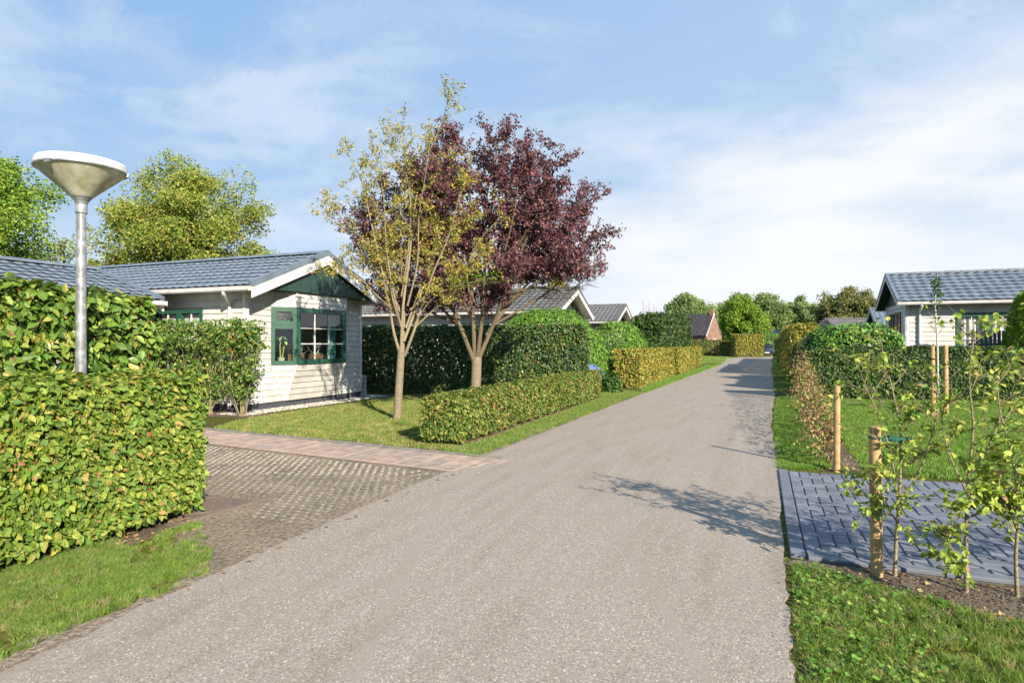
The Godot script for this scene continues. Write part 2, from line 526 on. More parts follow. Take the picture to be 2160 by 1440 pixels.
func poly_mesh(poly: PackedVector2Array, y: float, thick := 0.0) -> ArrayMesh:
	var b := MB.new()
	var idx := Geometry2D.triangulate_polygon(poly)
	for i in range(0, idx.size(), 3):
		var a := poly[idx[i]]
		var c := poly[idx[i + 1]]
		var d := poly[idx[i + 2]]
		var va := Vector3(a.x, y, a.y)
		var vc := Vector3(c.x, y, c.y)
		var vd := Vector3(d.x, y, d.y)
		if (vc - va).cross(vd - va).y > 0: b.tri(va, vc, vd)
		else: b.tri(va, vd, vc)
	if thick > 0.0:
		for i in poly.size():
			var a := poly[i]
			var c := poly[(i + 1) % poly.size()]
			b.flip(Vector3(a.x, y - thick, a.y), Vector3(c.x, y - thick, c.y), Vector3(c.x, y, c.y), Vector3(a.x, y, a.y), Vector3(a.x, y, a.y) + Vector3(0, 0, 0))
	return b.done()

func rough_poly(pts: Array, step := 0.15, amp := 0.05, sd := 0.0) -> PackedVector2Array:
	var closed := pts.duplicate()
	closed.append(pts[0])
	var l := along_line(closed, step, amp, sd)
	l.pop_back()
	return PackedVector2Array(l)

func structure(called: String, mesh: Mesh, m: Material, label: String) -> MeshInstance3D:
	var o := mi(called, mesh, m)
	tag(o, label, "", "", "structure")
	return o

func strip(l: Array, r: Array, y: float) -> ArrayMesh:
	# a band between two lines of the same number of points
	var b := MB.new()
	var run := 0.0
	for i in l.size() - 1:
		var a := Vector3(l[i].x, y, l[i].y)
		var c := Vector3(l[i + 1].x, y, l[i + 1].y)
		var d := Vector3(r[i + 1].x, y, r[i + 1].y)
		var e := Vector3(r[i].x, y, r[i].y)
		b.quad(e, d, c, a)
		b.quad(a, c, c - UP * 0.03, a - UP * 0.03)
		b.quad(e - UP * 0.03, d - UP * 0.03, d, e)
		# second coordinates: across the lane and, stretched, along it
		var nxt := run + a.distance_to(c)
		var pa := Vector2(0.0, run * 0.03)
		var pc := Vector2(0.0, nxt * 0.03)
		var pd := Vector2(0.7, nxt * 0.03)
		var pe := Vector2(0.7, run * 0.03)
		for q in [pe, pc, pd, pe, pa, pc, pa, pc, pc, pa, pa, pc, pe, pd, pd, pe, pe, pd]: b.uv2.append(q)
		run = nxt
	return b.done()

func resample(line: Array, per: int, amp: float, sd: float) -> Array:
	var out := []
	for i in line.size() - 1:
		var a: Vector2 = line[i]
		var b: Vector2 = line[i + 1]
		var nn := (b - a).orthogonal().normalized()
		for j in per:
			var q := a.lerp(b, float(j) / per)
			out.append(q + nn * amp * (wob.get_noise_2d(q.x * 0.8 + sd, q.y * 0.8) + 0.7 * wob.get_noise_2d(q.x * 5.0, q.y * 5.0 + sd)))
	out.append(line[-1])
	return out

func v2(p: Vector3) -> Vector2:
	return Vector2(p.x, p.z)

func ground() -> void:
	var g := MB.new()
	g.quad(Vector3(-420, 0, 60), Vector3(420, 0, 60), Vector3(420, 0, -620), Vector3(-420, 0, -620))
	structure("ground", g.done(), M.turf, "dry green and brown turf under the lawns and verges")
	structure("road", strip(resample(LANE_L, 26, 0.045, 0.0), resample(LANE_R, 26, 0.04, 9.0), 0.016), M.asphalt, "worn grey brown asphalt lane with stone chippings")

	# sandy margin where the grass stops short of the asphalt
	var near := LANE_L.slice(0, 10)
	var outer := []
	for e in near: outer.append(e - Vector2(0.155, 0.062))
	var inner := []
	for e in near: inner.append(e + Vector2(0.09, 0.04))
	structure("road_margin", strip(resample(outer, 26, 0.13, 3.0), resample(inner, 26, 0.02, 5.0), 0.011), M.sand, "narrow sandy margin along the left edge of the asphalt lane")
	# sandy bare ground of the parking bay
	structure("parking_bay", poly_mesh(rough_poly([Vector2(-0.62, -7.3), Vector2(-1.3, -5.72), Vector2(-1.83, -4.2), Vector2(-2.05, -3.85), Vector2(-2.35, -4.3), Vector2(-2.75, -5.0), Vector2(-3.5, -5.5), Vector2(-7.2, -6.9), Vector2(-8.4, -10.9), Vector2(-4.66, -9.3)]), 0.006), M.sand, "bare sandy soil between the concrete lumps of the parking bay")
	# soil beds
	structure("soil_bed", poly_mesh(rough_poly([v2(Vector3(1.86, 0, -4.2)), v2(Vector3(1.98, 0, -4.28)), v2(Vector3(1.98, 0, -4.28) + P * 4.6), v2(Vector3(1.98, 0, -4.28) + P * 4.6 - A * 0.75), v2(Vector3(2.1, 0, -4.2) - A * 0.62 + P * 0.4)], 0.12, 0.05, 4.0), 0.006), M.soil, "dark crumbly soil under the young beech plants")
	structure("soil_strip", poly_mesh(rough_poly([v2(Vector3(3.66, 0, -7.3)), v2(Vector3(3.66, 0, -7.3) + A * 10.2), v2(Vector3(4.12, 0, -7.15) + A * 10.2), v2(Vector3(4.12, 0, -7.15))], 0.15, 0.06, 7.0), 0.006), M.soil, "bare soil under the brown young hedge beside the lane")
	structure("hedge_bed", poly_mesh(rough_poly([v2(Vector3(-0.72, 0, -8.85)), v2(Vector3(-0.62, 0, -8.95) + A * 8.9), v2(Vector3(-1.35, 0, -9.3) + A * 8.9), v2(Vector3(-1.5, 0, -9.1))], 0.15, 0.07, 3.0), 0.006), M.soil, "brown soil with dead leaves under the low hedge")
	structure("shrub_bed", poly_mesh(rough_poly([v2(Vector3(-4.9, 0, -12.3)), v2(Vector3(-5.35, 0, -13.45)), v2(Vector3(-5.35, 0, -13.45) - P * 4.5), v2(Vector3(-4.9, 0, -11.9) - P * 4.8)], 0.15, 0.09, 2.0), 0.006), M.soil, "bare soil under the open flowering shrub")
	structure("front_hedge_bed", poly_mesh(rough_poly([v2(Vector3(-2.55, 0, -5.55)), v2(Vector3(-2.62, 0, -5.1)), v2(Vector3(-4.4, 0, -0.9)), v2(Vector3(-6.4, 0, -1.6)), v2(Vector3(-4.3, 0, -6.3))], 0.15, 0.06, 6.0), 0.0055), M.soil, "shaded soil under the tall hedges beside the lamp post")

	tan_path()
	knobs()
	blue_drive()
	# gravel margin round the chalet
	var h1 := Transform3D(Basis(UP, deg_to_rad(68.0)), Vector3(-5.90, 0, -13.66))
	var gp := []
	for q in [Vector2(-0.6, 0.62), Vector2(4.9, 0.62), Vector2(4.9, 0.62), Vector2(4.95, -4.0), Vector2(4.0, -4.0), Vector2(4.0, -0.2), Vector2(-0.6, -0.2)]:
		gp.append(v2(h1 * Vector3(q.x, 0, q.y)))
	gp.remove_at(2)
	var gpoly := rough_poly(gp, 0.15, 0.05, 1.0)
	structure("gravel_margin", poly_mesh(gpoly, 0.008), M.gravel, "pale gravel strip along the foot of the cream chalet")
	var s := Scatter.new()
	var idx := Geometry2D.triangulate_polygon(gpoly)
	for i in 5200:
		var q := in_poly(gpoly, idx)
		var g0 := rf(0.32, 0.72)
		var sz := rf(0.014, 0.034)
		s.add(Basis(rdir(), rf(0, TAU)).scaled(Vector3(sz, sz * 0.7, sz)), Vector3(q.x, 0.012, q.y), Color(g0, g0 * 0.96, g0 * 0.88))
	tag(strew("gravel", s, pebble(), M.stone), "loose pale pebbles along the foot of the cream chalet", "gravel")

func pebble() -> ArrayMesh:
	var b := MB.new()
	var p := [Vector3(0.5, 0, 0), Vector3(0.1, 0.1, 0.5), Vector3(-0.5, -0.05, 0.1), Vector3(0, 0.05, -0.5), Vector3(0.05, 0.45, 0), Vector3(0, -0.45, 0.05)]
	for i in 4:
		var j := (i + 1) % 4
		b.tri(p[j], p[i], p[4])
		b.tri(p[i], p[j], p[5])
	return b.done()

func in_poly(poly: PackedVector2Array, idx: PackedInt32Array, areas := PackedFloat32Array()) -> Vector2:
	# a random point of the polygon, by area
	var key := poly.size() * 7919 + int(poly[0].x * 1000.0) + idx.size()
	if not area_of.has(key):
		var acc := PackedFloat32Array()
		var t := 0.0
		for i in range(0, idx.size(), 3):
			t += absf((poly[idx[i + 1]] - poly[idx[i]]).cross(poly[idx[i + 2]] - poly[idx[i]])) * 0.5
			acc.append(t)
		area_of[key] = acc
	var ac: PackedFloat32Array = area_of[key]
	var k := ac.bsearch(rng.randf() * ac[-1])
	k = mini(k, ac.size() - 1)
	var u := rng.randf()
	var w := rng.randf()
	if u + w > 1.0:
		u = 1.0 - u; w = 1.0 - w
	var a := poly[idx[k * 3]]
	return a + (poly[idx[k * 3 + 1]] - a) * u + (poly[idx[k * 3 + 2]] - a) * w

var area_of := {}

func paver_mesh(x: float, y: float, z: float, b: float) -> ArrayMesh:
	var m := MB.new()
	m.bevel(Vector3(0, -y * 0.5, 0), Vector3(x, y, z), b)
	return m.done()

func tan_path() -> void:
	# three rows of square concrete flags in half bond, sunk in sand, a thin edging on the lawn side
	var d := Vector3(-0.884, 0, -0.468)
	var nn := Vector3(0.468, 0, -0.884)
	var o := Vector3(-0.70, 0, -7.22)
	var path := structure("path", poly_mesh(PackedVector2Array([v2(o - d * 0.05 - nn * 0.02), v2(o + d * 7.2 - nn * 0.02), v2(o + d * 7.2 + nn * 0.96), v2(o - d * 0.32 + nn * 0.96)]), 0.010), M.sand, "path of square sandy pink concrete flags beside the parking bay")
	var flag := paver_mesh(0.294, 0.05, 0.294, 0.006)
	var half := paver_mesh(0.144, 0.05, 0.294, 0.006)
	var b := Basis(d, UP, d.cross(UP))
	for r in 3:
		var off := -0.13 * r + (0.15 if r % 2 == 1 else 0.0)
		for c in 24:
			var x := 0.15 + c * 0.30 + off
			var e := mi("flagstone", flag, [M.tan, M.tan, M.tan2, M.tan3][rng.randi() % 4], path)
			e.transform = Transform3D(Basis(UP, rf(-0.012, 0.012)) * b * Basis(Vector3.RIGHT, rf(-0.006, 0.006)), o + d * x + nn * (0.15 + 0.30 * r) + UP * (0.022 + rf(-0.003, 0.003)))
		if r % 2 == 1:
			var e := mi("flagstone", half, M.tan, path)
			e.transform = Transform3D(b, o + d * (off - 0.075) + nn * (0.15 + 0.30 * r) + UP * 0.022)
	for c in 7:
		var m := MB.new()
		m.bevel(Vector3.ZERO, Vector3(0.985, 0.12, 0.05), 0.008)
		var e := mi("edging_stone", m.done(), M.concrete, path)
		e.transform = Transform3D(b * Basis(UP, rf(-0.01, 0.01)), o + d * (0.35 + c * 1.0) + nn * 0.965 + UP * (-0.025 + rf(0, 0.012)))

func knobs() -> void:
	# grass paving: rows of small concrete lumps in sandy soil
	var bay := thing("grass_paving", "grass paving of small pale concrete lumps in sandy soil, beside the tan path", "paving", Vector3.ZERO)
	bay.set_meta("kind", "structure")
	var b := MB.new()
	var oct0 := []
	var oct1 := []
	for i in 8:
		var w := TAU * (i + 0.5) / 8
		oct0.append(Vector3(cos(w) * 0.031, -0.012, -sin(w) * 0.031))
		oct1.append(Vector3(cos(w) * 0.020, 0.006, -sin(w) * 0.020))
	for i in 8:
		var j := (i + 1) % 8
		b.quad(oct0[i], oct0[j], oct1[j], oct1[i])
		b.tri(Vector3(0, 0.008, 0), oct1[i], oct1[j])
	var mesh := b.done()
	var poly := PackedVector2Array([Vector2(-0.78, -7.12), Vector2(-1.46, -5.85), Vector2(-1.84, -5.15), Vector2(-2.3, -5.3), Vector2(-2.55, -5.85), Vector2(-3.6, -6.0), Vector2(-6.6, -7.3), Vector2(-7.2, -10.55)])
	var spots := []
	for i in range(-10, 120):
		for j in range(-10, 120):
			var x := i * 0.100 + (0.050 if posmod(j, 2) == 1 else 0.0)
			var q := Vector3(-0.75, 0, -7.2) - P * x + Vector3(-0.3746, 0, 0.9272) * (j * 0.088 - 3.2)
			if not Geometry2D.is_point_in_polygon(v2(q), poly): continue
			# buried here and there
			if wob.get_noise_2d(q.x * 1.3, q.z * 1.3) + 0.5 * wob.get_noise_2d(q.x * 5.0, q.z * 5.0) > 0.44: continue
			if q.x > -3.15 and q.x < -2.3 and q.z > -6.2: continue
			spots.append(q + Vector3(rf(-0.006, 0.006), 0.006 - maxf(0.0, wob.get_noise_2d(q.x * 2.0 + 40.0, q.z * 2.0)) * 0.009, rf(-0.006, 0.006)))
	spots.sort_custom(func(a, c): return a.z > c.z)
	var s := Scatter.new()
	var made := 0
	for q in spots:
		if made < 300 and q.x > -0.52 * -q.z:
			made += 1
			var e := mi("paving_lump", mesh, M.knob if rng.randf() < 0.6 else M.knob2, bay)
			e.position = q
			e.rotation.y = rf(0, TAU)
		else:
			var g := rf(0.75, 1.1)
			s.add(Basis(UP, rf(0, TAU)), q, Color(0.36 * g, 0.33 * g, 0.27 * g))
	strew("paving_lumps", s, mesh, M.stone, bay)

func blue_drive() -> void:
	# dark blue-grey concrete pavers in herringbone, kerb stones along the lane and the near edge
	var o := Vector3(1.94, 0, -4.30)
	var bed := PackedVector2Array([v2(o), v2(o + A * 3.22), v2(o + A * 3.22 + P * 4.7), v2(o + P * 4.7)])
	var drive := structure("driveway", poly_mesh(bed, 0.008), M.joint, "new blue grey herringbone paver driveway on the right of the lane")
	var b := Basis(P, UP, -A)
	var kerb := MB.new()
	kerb.bevel(Vector3(0, -0.06, 0), Vector3(0.098, 0.12, 0.794), 0.006)
	var kl := kerb.done()
	for i in 4:
		mi("kerb_stone", kl, M.bluepaver, drive).transform = Transform3D(b, o + P * 0.05 + A * (0.42 + i * 0.8) + UP * 0.034)
	var kerb2 := MB.new()
	kerb2.bevel(Vector3(0, -0.06, 0), Vector3(0.794, 0.12, 0.098), 0.006)
	var k2 := kerb2.done()
	for i in 6:
		mi("kerb_stone", k2, M.bluepaver, drive).transform = Transform3D(b, o + P * (0.51 + i * 0.8) + A * 0.055 + UP * 0.033)
	var u := 0.1085
	var ux := paver_mesh(u * 2 - 0.006, 0.06, u - 0.006, 0.008)
	var uz := paver_mesh(u - 0.006, 0.06, u * 2 - 0.006, 0.008)
	var sq := paver_mesh(u - 0.006, 0.06, u - 0.006, 0.008)
	var list := []
	var nx := 42
	var nz := 28
	# herringbone by cells: k = (x - z) mod 4; 0,1 lying, 2,3 standing
	for i in range(0, nx):
		for j in range(0, nz):
			var k := posmod(i - j, 4)
			if k == 0:
				if i + 1 < nx: list.append([i + 1.0, j + 0.5, ux])
				else: list.append([i + 0.5, j + 0.5, sq])
			elif k == 1:
				if i == 0: list.append([i + 0.5, j + 0.5, sq])
			# standing blocks start where k == 3 and cover (i, j) and (i, j + 1), where k is 2
			if k == 3:
				if j + 1 < nz: list.append([i + 0.5, j + 1.0, uz])
				else: list.append([i + 0.5, j + 0.5, sq])
			if k == 2 and j == 0: list.append([i + 0.5, j + 0.5, sq])
	var o2 := o + P * 0.104 + A * 0.108
	var mats := [M.bluepaver, M.bluepaver, M.bluepaver2, M.bluepaver3]
	var s := {ux: Scatter.new(), uz: Scatter.new(), sq: Scatter.new()}
	var made := 0
	list.sort_custom(func(x, y): return x[0] + x[1] * 0.35 < y[0] + y[1] * 0.35)
	for e in list:
		var q: Vector3 = o2 + P * (e[0] * u) + A * (e[1] * u) + UP * (0.030 + rf(-0.0025, 0.0025))
		var bb := b * Basis(Vector3.RIGHT, rf(-0.008, 0.008)) * Basis(Vector3.BACK, rf(-0.008, 0.008))
		if made < 300:
			made += 1
			mi("paver", e[2], mats[rng.randi() % 4], drive).transform = Transform3D(bb, q)
		else:
			var g := rf(0.85, 1.15)
			s[e[2]].add(bb, q, Color(0.23 * g, 0.25 * g, 0.305 * g))
	for k in s:
		if s[k].count: strew("pavers", s[k], k, M.stone, drive)

# ------------------------------------------------------------------ chalets
# Local frame of a chalet: the gable stands in the plane z = 0 and faces +z, x runs 0..w along it, the body reaches back to z = -d.

func board(parent: Node, called: String, bl: Vector3, br: Vector3, tr: Vector3, tl: Vector3, m: Material, out := 0.026, out_top := 0.005) -> MeshInstance3D:
	# one weatherboard on the face bl-br-tr-tl: proud at its lower edge
	var nn := (br - bl).cross((tl + tr) * 0.5 - bl).normalized()
	var b := MB.new()
	var p := [bl + nn * out, br + nn * out, br, bl, tl + nn * out_top, tr + nn * out_top, tr, tl]
	b.hexa(p)
	return mi(called, b.done(), m, parent)

func clad(parent: Node, bl: Vector3, br: Vector3, tr: Vector3, tl: Vector3, pitch: float, holes := [], m: Material = null, step := true) -> void:
	# horizontal boards from bottom to top; holes: [s0, s1, y0, y1] in metres along the bottom edge and heights
	if m == null: m = M.board
	var y0 := minf(bl.y, br.y)
	var y1 := maxf(tl.y, tr.y)
	var rows := maxi(1, int(round((y1 - y0) / pitch)))
	var dy := (y1 - y0) / rows
	for r in rows:
		var f0 := float(r) / rows
		var f1 := (r + 1.0) / rows - 0.004 / (y1 - y0)
		var a := bl.lerp(tl, f0)
		var b := br.lerp(tr, f0)
		var c := br.lerp(tr, f1)
		var d := bl.lerp(tl, f1)
		var len0 := a.distance_to(b)
		if len0 < 0.01: continue
		var yl := y0 + dy * r
		var spans := [[0.0, 1.0]]
		for h in holes:
			if yl + dy * 0.7 > h[2] and yl + dy * 0.3 < h[3]:
				var next := []
				for s in spans:
					if h[0] / len0 > s[0]: next.append([s[0], minf(s[1], h[0] / len0)])
					if h[1] / len0 < s[1]: next.append([maxf(s[0], h[1] / len0), s[1]])
				spans = next
		for s in spans:
			if s[1] - s[0] < 0.01: continue
			board(parent, "board", a.lerp(b, s[0]), a.lerp(b, s[1]), d.lerp(c, s[1]), d.lerp(c, s[0]), m if rng.randf() < 0.6 else M.board2)

func shell(b: MB, bl: Vector3, br: Vector3, h0: float, h1: float, holes: Array, thick := 0.10) -> void:
	# a wall slab behind the boards with rectangular openings; bl, br at height 0
	var d := (br - bl).normalized()
	var length := bl.distance_to(br)
	var nn := d.cross(UP)   # outward
	var xs := [0.0, length]
	var ys := [h0, h1]
	for h in holes:
		xs.append(h[0]); xs.append(h[1]); ys.append(h[2]); ys.append(h[3])
	xs.sort(); ys.sort()
	for i in xs.size() - 1:
		for j in ys.size() - 1:
			if xs[i + 1] - xs[i] < 0.001 or ys[j + 1] - ys[j] < 0.001: continue
			var cx: float = (xs[i] + xs[i + 1]) * 0.5
			var cy: float = (ys[j] + ys[j + 1]) * 0.5
			if cy < h0 or cy > h1: continue
			var open := false
			for h in holes:
				if cx > h[0] and cx < h[1] and cy > h[2] and cy < h[3]: open = true
			if open: continue
			var p0: Vector3 = bl + d * xs[i] + UP * ys[j]
			var p1: Vector3 = bl + d * xs[i + 1] + UP * ys[j]
			var up: Vector3 = UP * (ys[j + 1] - ys[j])
			b.hexa([p0, p1, p1 - nn * thick, p0 - nn * thick, p0 + up, p1 + up, p1 + up - nn * thick, p0 + up - nn * thick])

func window(parent: Node, called: String, bl: Vector3, br: Vector3, height: float, cols: int, rows: int, fw: float, frame_m: Material, bar_m: Material, deep := 0.07, proud := 0.03) -> Node3D:
	# frame of four mitred members, glazing bars, one glass pane per light
	var d := (br - bl).normalized()
	var w := bl.distance_to(br)
	var o := Node3D.new()
	o.name = called
	parent.add_child(o, true)
	o.transform = Transform3D(Basis(d, UP, d.cross(UP)), bl)
	var mem := [[Vector2(0, 0), Vector2(w, 0), Vector2(w - fw, fw), Vector2(fw, fw)], [Vector2(w, 0), Vector2(w, height), Vector2(w - fw, height - fw), Vector2(w - fw, fw)],
		[Vector2(w, height), Vector2(0, height), Vector2(fw, height - fw), Vector2(w - fw, height - fw)], [Vector2(0, height), Vector2(0, 0), Vector2(fw, fw), Vector2(fw, height - fw)]]
	for e in mem:
		var f := MB.new()
		var lo := []
		var hi := []
		var mid: Vector2 = (e[0] + e[1] + e[2] + e[3]) * 0.25
		for q in e:
			var qq: Vector2 = q + (mid - q).normalized() * 0.0015
			lo.append(Vector3(qq.x, qq.y, -deep))
			hi.append(Vector3(qq.x, qq.y, proud))
		f.quad(hi[0], hi[1], hi[2], hi[3])
		f.quad(lo[3], lo[2], lo[1], lo[0])
		for i in 4:
			var j := (i + 1) % 4
			f.quad(lo[i], lo[j], hi[j], hi[i])
		mi("frame", f.done(), frame_m, o)
		# inner step of the frame
	var iw := w - fw * 2
	var ih := height - fw * 2
	for i in cols:
		for j in rows:
			var g := MB.new()
			var x0 := fw + iw * i / cols
			var y0 := fw + ih * j / rows
			g.box(Vector3(x0 + iw / cols * 0.5, y0 + ih / rows * 0.5, -0.02), Vector3(iw / cols - 0.002, ih / rows - 0.002, 0.006))
			mi("pane", g.done(), M.glass, o)
	for i in range(1, cols):
		var g := MB.new()
		g.box(Vector3(fw + iw * i / cols, fw + ih * 0.5, -0.004), Vector3(0.024, ih - 0.002, 0.022))
		mi("glazing_bar", g.done(), bar_m, o)
	for j in range(1, rows):
		var g := MB.new()
		g.box(Vector3(fw + iw * 0.5, fw + ih * j / rows, -0.0035), Vector3(iw - 0.002, 0.024, 0.020))
		mi("glazing_bar", g.done(), bar_m, o)
	return o

func tile_mesh(w: float, l: float, amp := 0.030, thick := 0.034) -> ArrayMesh:
	# pantile: x across (one full wave), y up the slope, z out; its lower edge stands proud and scallops
	var b := MB.new()
	var k := 8
	var top := []
	for i in k + 1:
		var f := float(i) / k
		var z := amp * (0.5 - 0.5 * cos(f * TAU))
		var drop := -0.035 * (0.5 - 0.5 * cos(f * TAU))
		top.append([Vector3((f - 0.5) * w, drop, z + thick), Vector3((f - 0.5) * w, l + 0.02, z * 0.95 + 0.002)])
	for i in k:
		var n0 := Vector3(-amp * PI / w * sin(float(i) / k * TAU), -0.06, 1).normalized()
		var n1 := Vector3(-amp * PI / w * sin(float(i + 1) / k * TAU), -0.06, 1).normalized()
		b.tri(top[i][0], top[i + 1][0], top[i + 1][1], n0, n1, n1)
		b.tri(top[i][0], top[i + 1][1], top[i][1], n0, n1, n0)
		var dn := Vector3(0, 0, -0.007)
		b.quad(top[i][0] + dn, top[i + 1][0] + dn, top[i + 1][0], top[i][0])
		b.quad(top[i + 1][0] + dn, top[i][0] + dn, top[i][0] + dn + Vector3(0, 0.16, -0.010), top[i + 1][0] + dn + Vector3(0, 0.16, -0.010))
	return b.done()

func chalet(called: String, label: String, at: Vector3, turn: float, q: Dictionary) -> Node3D:
	var h := thing(called, label, "house", at, turn, "chalets along the lane")
	var w: float = q.w
	var d: float = q.d
	var eave: float = q.eave
	var ridge: float = q.ridge
	var oh: float = q.get("oh", 0.38)
	var zf: float = q.get("zf", 0.55)
	var zg: float = q.get("zg", 0.42)
	var tn := (ridge - eave) / (w * 0.5 + oh)
	var ang := atan(tn)
	var roof_y := func(x: float) -> float: return ridge - absf(x - w * 0.5) * tn
	var wall_top: float = roof_y.call(0.0) - 0.13
	var gb: float = q.get("gable_base", eave)
	var pl := 0.16
	var pitch := 0.147
	var fh: Array = q.get("front_holes", [])
	var lh: Array = q.get("left_holes", [])
	var rh: Array = q.get("right_holes", [])
	# plinth, wall slabs, floor and ceiling
	var b := MB.new()
	b.box(Vector3(w * 0.5, pl * 0.5 - 0.02, -d * 0.5), Vector3(w - 0.02, pl + 0.04, d - 0.02))
	mi("plinth", b.done(), M.plinth, h)
	b = MB.new()
	shell(b, Vector3(0, 0, 0), Vector3(w, 0, 0), pl, gb + 0.02, fh)
	shell(b, Vector3(0, 0, -d + 0.1), Vector3(0, 0, -0.101), pl, wall_top, lh)
	shell(b, Vector3(w, 0, -0.101), Vector3(w, 0, -d + 0.1), pl, wall_top, rh)
	shell(b, Vector3(w, 0, -d), Vector3(0, 0, -d), pl, gb + 0.02, [])
	mi("wall", b.done(), M.wall, h)
	b = MB.new()
	b.box(Vector3(w * 0.5, pl + 0.01, -d * 0.5), Vector3(w - 0.21, 0.02, d - 0.21))
	mi("floor", b.done(), M.roomfloor, h)
	b = MB.new()
	b.box(Vector3(w * 0.5, wall_top - 0.25, -d * 0.5), Vector3(w - 0.21, 0.02, d - 0.21))
	b.box(Vector3(w * 0.5, 1.3, -minf(4.2, d * 0.6)), Vector3(w - 0.22, 2.2, 0.05))
	mi("ceiling_and_partition", b.done(), M.room, h)
	# weatherboards
	if q.get("clad_front", true): clad(h, Vector3(0.07, pl, 0), Vector3(w - 0.07, pl, 0), Vector3(w - 0.07, gb - 0.005, 0), Vector3(0.07, gb - 0.005, 0), pitch, q.get("front_clad_holes", fh))
	if q.get("clad_left", true): clad(h, Vector3(0, pl, -d + 0.07), Vector3(0, pl, -0.07), Vector3(0, wall_top - 0.01, -0.07), Vector3(0, wall_top - 0.01, -d + 0.07), pitch, lh)
	if q.get("clad_right", true): clad(h, Vector3(w, pl, -0.07), Vector3(w, pl, -d + 0.07), Vector3(w, wall_top - 0.01, -d + 0.07), Vector3(w, wall_top - 0.01, -0.07), pitch, rh)
	for x in [0.0, w]:
		b = MB.new()
		var sx := 1.0 if x > 0.0 else -1.0
		b.box(Vector3(x + sx * 0.004 - sx * 0.045, (pl + wall_top) * 0.5, 0.016), Vector3(0.095 + 0.02, wall_top - pl - 0.02, 0.030))
		b.box(Vector3(x + sx * 0.016, (pl + wall_top) * 0.5 - 0.0015, -0.036), Vector3(0.032, wall_top - pl - 0.024, 0.070))
		mi("corner_trim", b.done(), M.trim, h)
	# boarded gable with its soffit
	var nb := int(round((w + oh * 1.2) / 0.145))
	var gx0 := -oh * 0.6
	var gw := (w + oh * 1.2) / nb
	for i in nb:
		var x0 := gx0 + gw * i + 0.004
		var x1 := gx0 + gw * (i + 1) - 0.004
		var t0: float = roof_y.call(x0) - 0.14
		var t1: float = roof_y.call(x1) - 0.14
		if maxf(t0, t1) < gb + 0.03: continue
		t0 = maxf(t0, gb + 0.012); t1 = maxf(t1, gb + 0.012)
		b = MB.new()
		b.hexa([Vector3(x0, gb, zg), Vector3(x1, gb, zg), Vector3(x1, gb, zg - 0.02), Vector3(x0, gb, zg - 0.02), Vector3(x0, t0, zg), Vector3(x1, t1, zg), Vector3(x1, t1, zg - 0.02), Vector3(x0, t0, zg - 0.02)])
		mi("gable_board", b.done(), M.greenboard, h)
	b = MB.new()
	b.hexa([Vector3(gx0, gb + 0.01, zg - 0.021), Vector3(w - gx0, gb + 0.01, zg - 0.021), Vector3(w - gx0, gb + 0.01, zg - 0.04), Vector3(gx0, gb + 0.01, zg - 0.04),
		Vector3(w * 0.5 - 0.05, ridge - 0.2, zg - 0.021), Vector3(w * 0.5 + 0.05, ridge - 0.2, zg - 0.021), Vector3(w * 0.5 + 0.05, ridge - 0.2, zg - 0.04), Vector3(w * 0.5 - 0.05, ridge - 0.2, zg - 0.04)])
	if zg > 0.1: b.box(Vector3(w * 0.5, gb + 0.012, zg * 0.5 - 0.01), Vector3(w + oh * 1.15, 0.02, zg - 0.03))
	mi("gable_backing", b.done(), M.darkframe, h)
	# rear gable, plain
	b = MB.new()
	b.tri(Vector3(w, gb, -d), Vector3(0, gb, -d), Vector3(w * 0.5, ridge - 0.14, -d))
	b.tri(Vector3(0, gb, -d + 0.02), Vector3(w, gb, -d + 0.02), Vector3(w * 0.5, ridge - 0.14, -d + 0.02))
	mi("rear_gable", b.done(), M.greenboard, h)

	# roof: two decks, tiles, ridge caps, verge trims, barge boards
	var zb := -d - 0.3
	var sl := (w * 0.5 + oh) / cos(ang)
	var roof := Node3D.new()
	roof.name = "roof"
	h.add_child(roof)
	for s in [-1.0, 1.0]:
		var ex: float = w * 0.5 + s * (w * 0.5 + oh)
		b = MB.new()
		var e0 := Vector3(ex, eave - 0.03, zf - 0.02)
		var r0 := Vector3(w * 0.5, ridge - 0.03, zf - 0.02)
		var e1 := Vector3(ex, eave - 0.03, zb)
		var r1 := Vector3(w * 0.5, ridge - 0.03, zb)
		var dn := Vector3(0, -0.06, 0)
		if s < 0: b.hexa([e0 + dn, r0 + dn, r1 + dn, e1 + dn, e0, r0, r1, e1])
		else: b.hexa([r0 + dn, e0 + dn, e1 + dn, r1 + dn, r0, e0, e1, r1])
		mi("roof_deck", b.done(), M.get(q.get("soffit", "trim")), roof)
		# soffit lines under the front overhang
		# tiles
		var cols := int((zf - zb - 0.16) / q.get("tw", 0.23))
		var tw: float = (zf - zb - 0.16) / cols
		var rows := int(round(sl / q.get("tl", 0.33)))
		var tl: float = (sl - 0.02) / rows
		var mesh := tile_mesh(tw, tl)
		var up := Vector3(-s * cos(ang), sin(ang), 0)
		var out := Vector3(s * sin(ang), cos(ang), 0)
		var bas := Basis(up.cross(out), up, out)
		var sc := Scatter.new()
		var single: int = q.get("tiles", 300) if s == q.get("seen", -1.0) else 0
		var made := 0
		for c in cols:
			for r in rows:
				var pos := Vector3(ex, eave, zf - 0.08 - tw * (c + 0.5)) + up * (tl * r - 0.005) - out * 0.02
				if made < single:
					made += 1
					var t := mi("roof_tile", mesh, q.roof[rng.randi() % q.roof.size()], roof)
					t.transform = Transform3D(bas, pos)
				else:
					var cc: Color = q.roof[rng.randi() % q.roof.size()].albedo_color.srgb_to_linear()
					sc.add(bas, pos, cc * 0.92)
		if sc.count: strew("roof_tiles", sc, mesh, M.roofstuff, roof)
